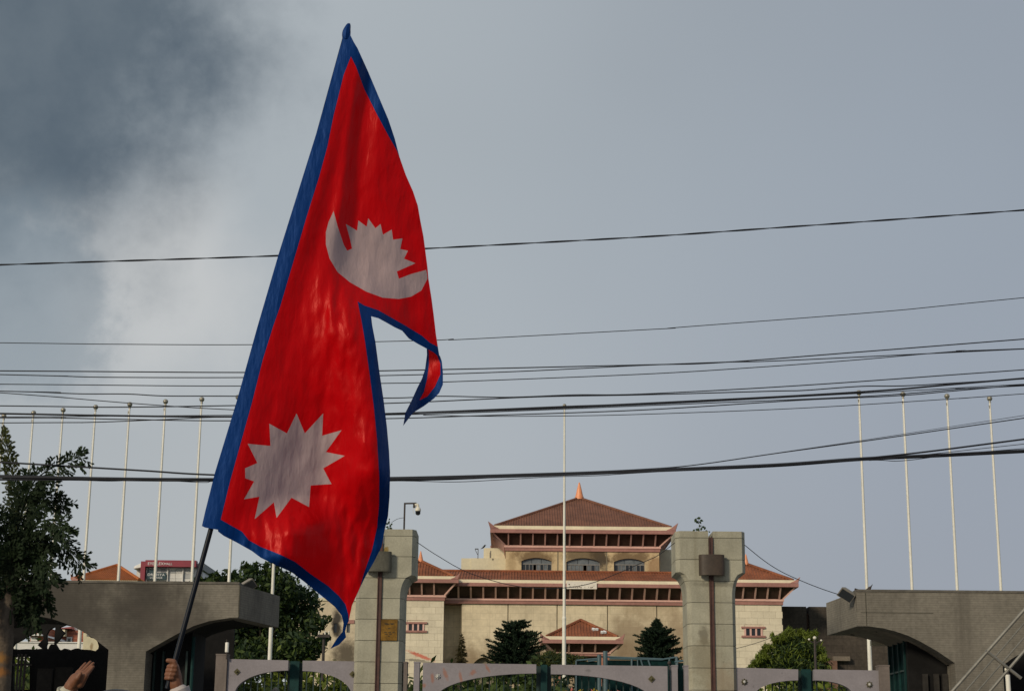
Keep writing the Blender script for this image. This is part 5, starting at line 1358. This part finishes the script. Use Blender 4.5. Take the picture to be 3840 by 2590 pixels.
seedling('small plant sprouting on top of the right pillar', 2622, 1991, DG + .3, [(2618, 1948, [(2608, 1950, 9), (2620, 1942, 9), (2631, 1951, 8), (2615, 1957, 9), (2626, 1958, 7)]), (2630, 1968, [(2624, 1971, 8), (2637, 1975, 8), (2643, 1980, 7), (2630, 1983, 7), (2618, 1985, 8)]), (2605, 1985, [(2602, 1987, 6), (2612, 1985, 6)]), (2655, 1990, [(2650, 1990, 6), (2660, 1993, 5)])], M_seed)
seedling('small plant on top of the left pillar beside the flag edge', 1460, 1984, DG + .3, [(1459, 1950, [(1460, 1946, 6), (1458, 1958, 7), (1452, 1963, 7), (1468, 1965, 6)]), (1464, 1975, [(1464, 1971, 7), (1466, 1980, 7), (1452, 1975, 7), (1455, 1982, 6)])], M_seed)

# fishtail palm at the left edge
Dp_ = 24.0
M_fish = leaf_mat('fishtail_leaf', (.015, .028, .010), .4, .22, .75); M_fish2 = leaf_mat('fishtail_leaf_new', (.045, .055, .014), .3, .25, .7)
pb_ = W(16, 2560, Dp_)
M_ptrunk = mat('mottled_palm_bark', (.095, .072, .052), .9, .35, 2.5, 18, bump=.4, streak=.3, streak_col=(.06, .05, .04),
              stains=[((W(10, 2470, Dp_).x, Dp_, W(10, 2470, Dp_).z), (.10, .09), 0, (.30, .14, .03), .8, 5, .3), ((W(12, 2520, Dp_).x, Dp_, W(12, 2520, Dp_).z), (.10, .07), 0, (.32, .13, .03), .8, 6, .3)])
palm = thing('fishtail_palm', (pb_.x, Dp_, 0), 'dark fishtail palm at the left edge in front of the gatehouse', 'tree')
MB().tube(spline([(pb_.x - .02, Dp_, 0), (pb_.x - .02, Dp_, 1.5), tuple(W(14, 2380, Dp_)), tuple(W(40, 2180, Dp_)), tuple(W(52, 1990, Dp_))], 4), [.14] * 9 + [.12, .11, .10, .09, .08, .07, .06, .05], 12).build('trunk', M_ptrunk, palm, smooth=True)
def frond(pts, D, m, ln, dens=1.0, seed=0, droop=.5, dz=0.0):
    rr = random.Random(seed)
    path = spline([W(a, b, D + dz * i) for i, (a, b) in enumerate(pts)], 10)
    mb = MB().tube(path, [.016 * (1 - .7 * i / len(path)) for i in range(len(path))], 6)
    vv, ff = mb.v, mb.f
    L_ = len(path)
    for i in range(3, L_):
        p = path[i]; t = (path[min(i + 1, L_ - 1)] - path[i - 1]).normalized(); f = i / L_
        for s in (-1, 1):
            if rr.random() > dens: continue
            side = t.cross(Vector((0, -1, 0))).normalized() * s
            d0 = (side * rr.uniform(.5, .9) + t * rr.uniform(.55, 1.0) + Vector((0, rr.uniform(-.6, .6), rr.uniform(-droop * .6, .1)))).normalized()
            l = ln * (1 - .45 * f) * rr.uniform(.55, 1.1)
            n = 7
            for k in range(n):
                q2 = p + d0 * l * (k + .6) / n + Vector((0, 0, -droop * .3 * l * ((k + 1) / n) ** 2))
                for e in (-1, 1):
                    if rr.random() < .30: continue
                    dl = (d0 * rr.uniform(.7, 1.1) + d0.cross(Vector((0, 1, .2))).normalized() * e * rr.uniform(.25, .7) + Vector((0, rr.uniform(-.5, .5), rr.uniform(-.55, .05)))).normalized()
                    s_ = rr.uniform(.055, .10); w_ = dl.cross(Vector((rr.gauss(0, .5), 1, rr.gauss(0, .5)))).normalized() * s_ * rr.uniform(.14, .27)
                    o = len(vv); a = q2
                    vv += [a, a + dl * s_ * .75 + w_, a + dl * s_ * 1.0 + w_ * .45, a + dl * s_ * .84, a + dl * s_ * 1.08 - w_ * .4, a + dl * s_ * .7 - w_]
                    ff += [(o, o + 1, o + 2, o + 3), (o, o + 3, o + 4, o + 5)]
    mb.build('frond', m, palm, fix=False)
fr = [([(62, 2000), (58, 1860), (40, 1740), (2, 1628)], M_fish2, .20, 1.0, .1), ([(70, 1960), (105, 1840), (175, 1765), (300, 1712)], M_fish, .36, 1.0, .6), ([(60, 2040), (110, 1900), (165, 1865), (240, 1880)], M_fish, .34, .9, .6),
      ([(60, 2100), (130, 1975), (190, 1950), (246, 1990)], M_fish, .34, .95, .6), ([(50, 2200), (130, 2030), (220, 2030), (305, 2110)], M_fish, .38, .95, .7), ([(50, 2200), (110, 2090), (160, 2110), (190, 2170)], M_fish, .36, 1, .7),
      ([(45, 2260), (90, 2160), (135, 2180), (165, 2260)], M_fish, .36, 1, .8), ([(40, 2080), (10, 1950), (-40, 1930), (-110, 1990)], M_fish, .4, 1, .7), ([(40, 2180), (0, 2060), (-60, 2050), (-120, 2110)], M_fish, .4, 1, .7),
      ([(45, 2240), (30, 2120), (20, 2060), (-10, 1960)], M_fish, .42, 1, .6), ([(45, 2220), (70, 2100), (80, 2040), (90, 1940)], M_fish, .42, 1, .6), ([(40, 2300), (20, 2220), (-20, 2220), (-60, 2290)], M_fish, .36, 1, .8),
      ([(40, 2320), (70, 2240), (100, 2250), (120, 2330)], M_fish, .32, 1, .8), ([(50, 2150), (80, 2060), (120, 2040), (160, 2060)], M_fish, .40, 1, .6), ([(55, 2050), (75, 1950), (100, 1880), (130, 1800)], M_fish, .34, 1, .4), ([(40, 2340), (40, 2260), (60, 2230), (80, 2280)], M_fish, .34, 1, .8), ([(45, 2280), (50, 2180), (40, 2110), (40, 2050)], M_fish, .40, 1, .6)]
for i, (pts, m, ln, dn, dr) in enumerate(fr): frond(pts, Dp_ + random.uniform(-.3, .3), m, ln, dn, 20 + i, dr, random.uniform(-.15, .1))

# ================================================================== far left: pavilion, mall, houses
pav = thing('tiled_pavilion', (W(400, 2150, 100).x, 100, 0), 'orange hip-roofed pavilion rising behind the left gatehouse', 'building')
M_orange = mat('orange_tile', (.40, .125, .035), .7, .2, .6, 6)
Dv = 98.0
x0, x1 = W(268, 2172, Dv).x, W(522, 2177, Dv).x; hwv = (x1 - x0) / 2; cxv = (x0 + x1) / 2; zz = (W(268, 2170, Dv).z + W(522, 2174, Dv).z) / 2
hdv = 2.7; za = W(449, 2120, Dv + hdv).z; axv = cxv
rf = MB().add([(x0, Dv, zz), (x1, Dv, zz), (x1, Dv + 2 * hdv, zz), (x0, Dv + 2 * hdv, zz), (cxv, Dv + hdv, za)], [(0, 1, 4), (1, 2, 4), (2, 3, 4), (3, 0, 4), (3, 2, 1, 0)]).build('roof', M_orange, pav)
rb = MB()
for i in range(1, 34):
    x = -hwv + 2 * hwv * i / 34; t = 1 - abs(x) / hwv
    rb.tube([(cxv + x, Dv - .03, zz), (cxv + x, Dv + hdv * t, zz + (za - zz) * t)], .045, 5)
    rb.tube([(cxv + hwv + .03, Dv + hdv + x * hdv / hwv, zz), (cxv + hwv * (1 - t), Dv + hdv + x * hdv / hwv, zz + (za - zz) * t)], .045, 5)
tag(rb.build('tile_rib', M_orange, rf, smooth=True), kind='stuff')
for s in (-1, 1): MB().tube([(cxv + s * hwv, Dv, zz + .03), (cxv, Dv + hdv, za + .04)], .09, 6).build('hip_ridge', M_orange, rf, smooth=True)
MB().box(x0 + .1, x1 - .1, Dv + .02, Dv + .4, zz - .16, zz - .003).build('cream_edge', M_cream, rf)
MB().box(x0 + .15, x1 - .15, Dv + .06, Dv + 2 * hdv - .1, zz - .5, zz - .17).build('fascia', M_fascia, pav)
MB().box(x0 + 1, x1 - 1, Dv + .9, Dv + 2 * hdv - .9, 0, zz - .51).build('wall', M_plain, pav)
horn((x0 + .05, Dv, zz - .1), -1, .2, .5, 'corner_horn', M_fascia, rf)
# shopping mall
Dm = 180.0
M_mag = mat('maroon_cladding', (.24, .030, .050), .5, .12, .5, 5, spec=.4); M_mallw = mat('white_cladding', (.66, .64, .62), .6, .10, .4, 4); M_mallg = mat('pale_glazing', (.42, .42, .42), .3, .15, .3, 3, spec=.5)
M_tealsg = mat('dark_teal_board', (.030, .060, .075), .6, .1); M_txt = mat('white_letter', (.75, .74, .74), .6, 0); M_greyp = mat('grey_cladding', (.26, .26, .27), .6, .1)
mall = thing('shopping_mall', (W(640, 2150, Dm).x, Dm, 0), 'white mall with maroon sign band behind the left gatehouse', 'building')
mx = lambda px: W(px, 2140, Dm).x
mz = lambda py, px=640: W(px, py, Dm).z
MB().box(mx(545), mx(733), Dm + .6, Dm + 14, 0, mz(2106)).build('core_block', M_mallw, mall)
MB().box(mx(528), mx(545), Dm - .2, Dm + 14, 0, mz(2105)).build('corner_pylon', M_mag, mall)
MB().box(mx(546), mx(736), Dm - .4, Dm + .597, mz(2125), mz(2101)).build('sign_band', M_mag, mall)
for (a, b) in ((547, 551), (626, 629), (683, 686), (720, 723)): MB().box(mx(a), mx(b), Dm + .2, Dm + .59, 0, mz(2126)).build('column', M_mallw, mall)
for (a, b) in ((552, 588), (589, 625), (630, 656), (657, 682), (687, 719)):
    for (c, d) in ((2127, 2136), (2137, 2146), (2147, 2166), (2167, 2176), (2177, 2195)):
        MB().box(mx(a), mx(b), Dm + .45, Dm + .55, mz(d), mz(c)).build('panel', random.choice((M_mallw, M_mallw, M_mallg)), mall)
for (a, b) in ((600, 617),): MB().box(mx(a), mx(b), Dm + .40, Dm + .44, mz(2145), mz(2129)).build('pane', M_greyp, mall)
MB().box(mx(551), mx(575), Dm + .2, Dm + .3, mz(2146), mz(2133)).build('small_board', M_tealsg, mall)
sb_ = MB().box(mx(549.5), mx(624), Dm + .1, Dm + .2, mz(2171), mz(2146.5)).build('lounge_board', M_tealsg, mall)
def text(s, px0, px1, py0, py1, D, parent, name='lettering', m=None):
    cu = bpy.data.curves.new(name, 'FONT'); cu.body = s; cu.size = 1; cu.extrude = .01; cu.space_character = 1.05
    o = bpy.data.objects.new(name, cu); COL.objects.link(o); bpy.context.view_layer.update()
    dg = bpy.context.evaluated_depsgraph_get(); me = bpy.data.meshes.new_from_object(o.evaluated_get(dg)); bpy.data.objects.remove(o)
    xs = [v.co.x for v in me.vertices]; ys = [v.co.y for v in me.vertices]
    a, b = W(px0, (py0 + py1) / 2, D), W(px1, (py0 + py1) / 2, D); z0, z1 = W((px0 + px1) / 2, py1, D).z, W((px0 + px1) / 2, py0, D).z
    for v in me.vertices:
        x = a.x + (v.co.x - min(xs)) / (max(xs) - min(xs)) * (b.x - a.x); z = z0 + (v.co.y - min(ys)) / (max(ys) - min(ys)) * (z1 - z0)
        v.co = (x, D - v.co.z * 2, z)
    me.materials.clear(); me.materials.append(m or M_txt); return link(bpy.data.objects.new(name, me), parent)
text('EYEPLEX', 555, 614, 2107, 2117, Dm - .42, mall); text('MALL', 616, 646, 2109, 2117, Dm - .42, mall)
text('DRISHYA', 554, 618, 2149, 2158, Dm + .08, mall); text('LOUNGE', 563, 609, 2161, 2168, Dm + .08, mall)
MB().box(mx(737), mx(760), Dm + .6, Dm + 9, mz(2133), mz(2107)).build('side_band', M_greyp, mall)
MB().box(mx(734), mx(752), Dm + 1.2, Dm + 12, 0, mz(2134)).build('side_wing', M_mallg, mall)
MB().hexa([(mx(492), Dm + 1, mz(2128)), (mx(526), Dm + .5, mz(2124)), (mx(526), Dm + 8, mz(2124)), (mx(492), Dm + 8, mz(2128))], [(mx(495), Dm + 1, mz(2119)), (mx(526), Dm + .5, mz(2108)), (mx(526), Dm + 8, mz(2108)), (mx(495), Dm + 8, mz(2119))]).build('slanted_canopy', M_mallw, mall)
MB().box(mx(497), mx(526), Dm + 2, Dm + 9, 0, mz(2130)).build('side_block', M_mallw, mall)
# grey block next to the mall, trees in front of it
gb = thing('grey_block', (W(775, 2170, 190).x, 190, 0), 'small grey block right of the mall', 'building')
MB().box(W(760, 2150, 190).x, W(788, 2150, 190).x, 190, 198, 0, W(770, 2152, 190).z).build('wall', M_greyp, gb)
MB().box(W(758, 2150, 190).x, W(790, 2150, 190).x, 189.7, 198.3, W(770, 2152, 190).z + .003, W(770, 2150, 190).z).build('parapet', M_mallw, gb)
D = 120.0
bl = [(P3(x, y, D), (r * D / FP, r * D / FP, r * .8 * D / FP)) for x, y, r in ((745, 2175, 16), (770, 2182, 15), (800, 2170, 18), (825, 2178, 16), (725, 2185, 12), (790, 2195, 30), (755, 2200, 30))]
bush('distant tree tops right of the mall', bl, 1400, .22, M_leaf1, 'distant_tree', .5, .1, m2=M_leaf2, cat='tree')
# brick house, little house and walls seen through the charred hole
M_brick = mat('red_brick', (.30, .105, .065), .85, .15, .6, 6, brick=(.5, .16, .02, .85, 1.3)); M_rroof = mat('red_sheet_roof', (.36, .075, .055), .6, .1, 1, 6)
bh = thing('brick_house', (W(255, 2400, 95).x, 95, 0), 'red brick house with small red roof seen through the charred hole', 'house')
D = 95.0; hx = lambda px, D=D: W(px, 2390, D).x; hz = lambda py, D=D: W(250, py, D).z
MB().box(hx(228), hx(330), D, D + 8, 0, hz(2362)).build('wall', M_brick, bh); MB().box(hx(170), hx(208), D - 2, D + 5, 0, hz(2362)).build('side_wall', M_brick, bh)
MB().box(hx(222), hx(316), D + .5, D + 1.2, hz(2362) + .003, hz(2354)).build('parapet_wall', mat('grey_render', (.24, .24, .25), .8, .1), bh)
MB().add([(hx(222), D - .6, hz(2358)), (hx(272), D - .6, hz(2358)), (hx(272), D + 3, hz(2358)), (hx(222), D + 3, hz(2358)), (hx(249), D + 1, hz(2342))], [(0, 1, 4), (1, 2, 4), (2, 3, 4), (3, 0, 4), (3, 2, 1, 0)]).build('roof', M_rroof, bh)
MB().box(hx(232), hx(250), D - .5, D + 1, hz(2386), hz(2361)).build('dormer_wall', M_cream, bh)
for (a, b, c, d, s) in ((186, 195, 2356, 2378, D - 2.05), (182, 188, 2386, 2400, D - 2.05), (256, 266, 2392, 2406, D - .05)):
    w_ = MB().box(hx(a) - .08, hx(b) + .08, s, s + .04, hz(d) - .08, hz(c) + .08).build('window_frame', M_mallw, bh); MB().box(hx(a), hx(b), s - .03, s - .003, hz(d), hz(c)).build('pane', M_glass, w_)
lh = thing('small_house', (W(140, 2400, 90).x, 90, 0), 'low house with white gable trim beyond the hole at far left', 'house')
MB().box(W(113, 2390, 90).x, W(162, 2390, 90).x, 90, 95, 0, W(138, 2384, 90).z).build('wall', M_brick, lh)
MB().hexa([(W(108, 2383, 90).x, 89.6, W(138, 2384, 90).z + .003), (W(166, 2383, 90).x, 89.6, W(138, 2384, 90).z + .003), (W(166, 2383, 90).x, 95.3, W(138, 2384, 90).z + .003), (W(108, 2383, 90).x, 95.3, W(138, 2384, 90).z + .003)],
          [(W(114, 2378, 90).x, 89.6, W(138, 2378, 90).z), (W(160, 2378, 90).x, 89.6, W(138, 2378, 90).z), (W(150, 2378, 90).x, 95, W(138, 2370, 90).z), (W(122, 2378, 90).x, 95, W(138, 2370, 90).z)]).build('roof', M_mallw, lh)
MB().box(W(115, 2395, 89.9).x, W(140, 2395, 89.9).x, 89.9, 89.99, W(128, 2402, 89.9).z, W(128, 2388, 89.9).z).build('white_gable', M_mallw, lh)
ww = MB().box(W(30, 2420, 62).x, W(330, 2420, 62).x, 62, 62.25, 0, W(200, 2409, 62).z).box(W(30, 2420, 62).x, W(330, 2420, 62).x, 61.95, 62.3, W(200, 2409, 62).z + .002, W(200, 2408, 62).z + .03).build('boundary_wall', M_mallw)
tag(ww, 'white boundary wall seen through the charred hole', 'wall')
yw_ = MB().plate([XZ(308, 2440, 58), XZ(400, 2445, 58), XZ(400, 2395, 58), XZ(372, 2393, 58), XZ(350, 2392, 58), XZ(338, 2389, 58), XZ(338, 2386, 58), XZ(325, 2385, 58), XZ(325, 2372, 58), XZ(312, 2372, 58), XZ(312, 2408, 58)], [], 58, 58.3)
yw_.box(W(308, 2440, 58).x, W(400, 2440, 58).x, 58.05, 58.25, 0, W(350, 2441, 58).z)
tag(yw_.build('broken_wall', mat('cream_render_broken', (.68, .60, .42), .85, .08, 1, 8, stains=[((W(343, 2422, 58).x, 58, W(343, 2422, 58).z), (.06, .12), 0, (.25, .15, .06), .7, 6, .3)])), 'broken cream wall at the right of the charred hole', 'wall')

# ================================================================== small street things
# utility pole with insulators left of the left pillar
D = 50.0; up_ = W(1215, 2380, D); ut = thing('utility_pole', (up_.x, D, 0), 'dark utility pole with crossarm and insulators by the broadleaf tree', 'pole')
MB().tube([(up_.x, D, 0), (up_.x, D, W(1215, 2372, D).z)], [.055, .042], 10).build('pole', M_iron, ut, smooth=True)
a, b = W(1192, 2384, D), W(1238, 2378, D); MB().box(a.x, b.x, D - .14, D - .07, a.z - .04, a.z + .04).build('crossarm', M_iron, ut)
for px in (1196, 1219, 1233):
    p = W(px, 2380, D - .1); MB().lathe((p.x, D - .1, a.z + .041), [(.02, 0), (.03, .03), (.02, .05), (.028, .07), (.012, .10)], 10).build('insulator', M_white, ut, smooth=True)
# globe street lamp by the bright bush
D = 56.0; lp_ = W(3056, 2420, D); sl = thing('street_lamp', (lp_.x, D, 0), 'dark street lamp with white globes beside the bright bush', 'lamp')
MB().tube([(lp_.x, D, 0), (lp_.x, D, W(3056, 2396, D).z)], [.06, .04], 10).build('post', M_iron, sl, smooth=True)
zl_ = W(3056, 2402, D).z
MB().tube(spline([(lp_.x - .21, D, zl_ + .02), (lp_.x, D, zl_ - .06), (lp_.x + .22, D, zl_ + .02)], 5), .018, 6).build('arm', M_iron, sl)
for (dx, dz, r) in ((-.18, .05, .035), (0, .10, .055), (.21, .02, .032)):
    MB().lathe((lp_.x + dx, D, zl_ + dz - r), [(r * math.sin(t) + .004, r - r * math.cos(t)) for t in np.linspace(.2, 3.0, 9)], 12).build('globe', M_white, sl, smooth=True)
# pale grey garden lamp dome under the left side gate
p = W(1034, 2586, 36); gl = thing('garden_lamp', (p.x, 36, .13), 'grey domed lamp head below the arch of the left side gate', 'lamp')
MB().tube([(p.x, 36, .13), (p.x, 36, p.z - .08)], .03, 8).build('stem', M_iron, gl); MB().lathe((p.x, 36, p.z - .08), [(.05, 0), (.078, .02), (.075, .08), (.05, .12), (.01, .14)], 12).build('dome', M_soff, gl, smooth=True)
# blue tubular frames standing behind the main gate
M_bluef = mat('blue_grey_paint', (.060, .105, .120), .5, .15, 3, 20, spec=.4)
def bluef(label, segs, posts, D, base, panels=()):
    t = thing('barrier_frame', (base, D, 0), label, 'barrier', 'blue barrier frames')
    for (a, b) in segs: MB().tube([W(a[0], a[1], D + (a[2] if len(a) > 2 else 0)), W(b[0], b[1], D + (b[2] if len(b) > 2 else 0))], .022, 8).build('rail', M_bluef, t, smooth=True)
    for (px, py, r) in posts:
        q = W(px, py, D); MB().tube([(q.x, D, 0), tuple(q)], r, 8).build('post', M_bluef, t, smooth=True)
    for (a, b, c) in panels:
        x0_, x1_ = W(a, c, D).x, W(b, c, D).x; MB().box(x0_, x1_, D + .03, D + .05, .1, W(a, c, D).z).build('sheet', M_net, t)
bluef('blue tubular frame left of the porch columns behind the main gate', [((2161, 2475), (2243, 2468)), ((2205, 2478), (2243, 2473))], [(2161, 2475, .022), (2247, 2453, .05), (2270, 2440, .055)], 42, W(2200, 2475, 42).x, [(2163, 2243, 2478)])
bluef('blue tubular frame with diagonal braces behind the main gate', [((2272, 2461), (2485, 2470)), ((2285, 2468), (2485, 2472)), ((2485, 2471), (2540, 2462)), ((2430, 2470), (2438, 2494)), ((2402, 2470), (2410, 2494))], [(2369, 2470, .028), (2391, 2470, .018), (2510, 2468, .022), (2537, 2462, .035)], 43, W(2400, 2470, 43).x, [(2276, 2534, 2473)])
bluef('short blue tubular frame next to the right pillar', [((2530, 2481), (2600, 2470))], [(2540, 2480, .022), (2600, 2470, .022)], 40, W(2560, 2480, 40).x, [(2542, 2598, 2483)])
# roof antenna on the plant room and the crow beside it
D = 160.0
an_ = thing('roof_antenna', tuple(W(1792, 2091, D)), 'thin aerial standing on the flat roof left of the upper tier', 'antenna')
MB().tube([W(1792, 2093, D), W(1793, 2056, D)], .035, 5).build('mast', M_iron, an_); MB().tube([W(1781, 2057, D), W(1794, 2057, D)], .05, 5).build('bar', M_iron, an_); MB().tube([W(1782, 2060, D), W(1791, 2078, D)], .025, 5).build('brace', M_iron, an_)
q = W(1815, 2050, 163.5); cr = MB()
caps(cr, [q + Vector((-.10, 0, -.05)), q + Vector((.05, 0, .10))], [.07, .09]); caps(cr, [q + Vector((.08, 0, .17)), q + Vector((.10, 0, .19))], [.06, .05]); caps(cr, [q + Vector((.14, 0, .19)), q + Vector((.23, 0, .18))], [.025, .008]); caps(cr, [q + Vector((-.14, 0, -.09)), q + Vector((-.30, 0, -.17))], [.05, .02])
caps(cr, [q + Vector((.0, .03, -.02)), q + Vector((.02, .03, -.16))], [.014, .012]); caps(cr, [q + Vector((.0, -.03, -.02)), q + Vector((.02, -.03, -.16))], [.014, .012])
tag(fuse('crow', cr, M_hair, None, .012, 1), 'black crow perched on the plant room corner of the hall', 'bird')
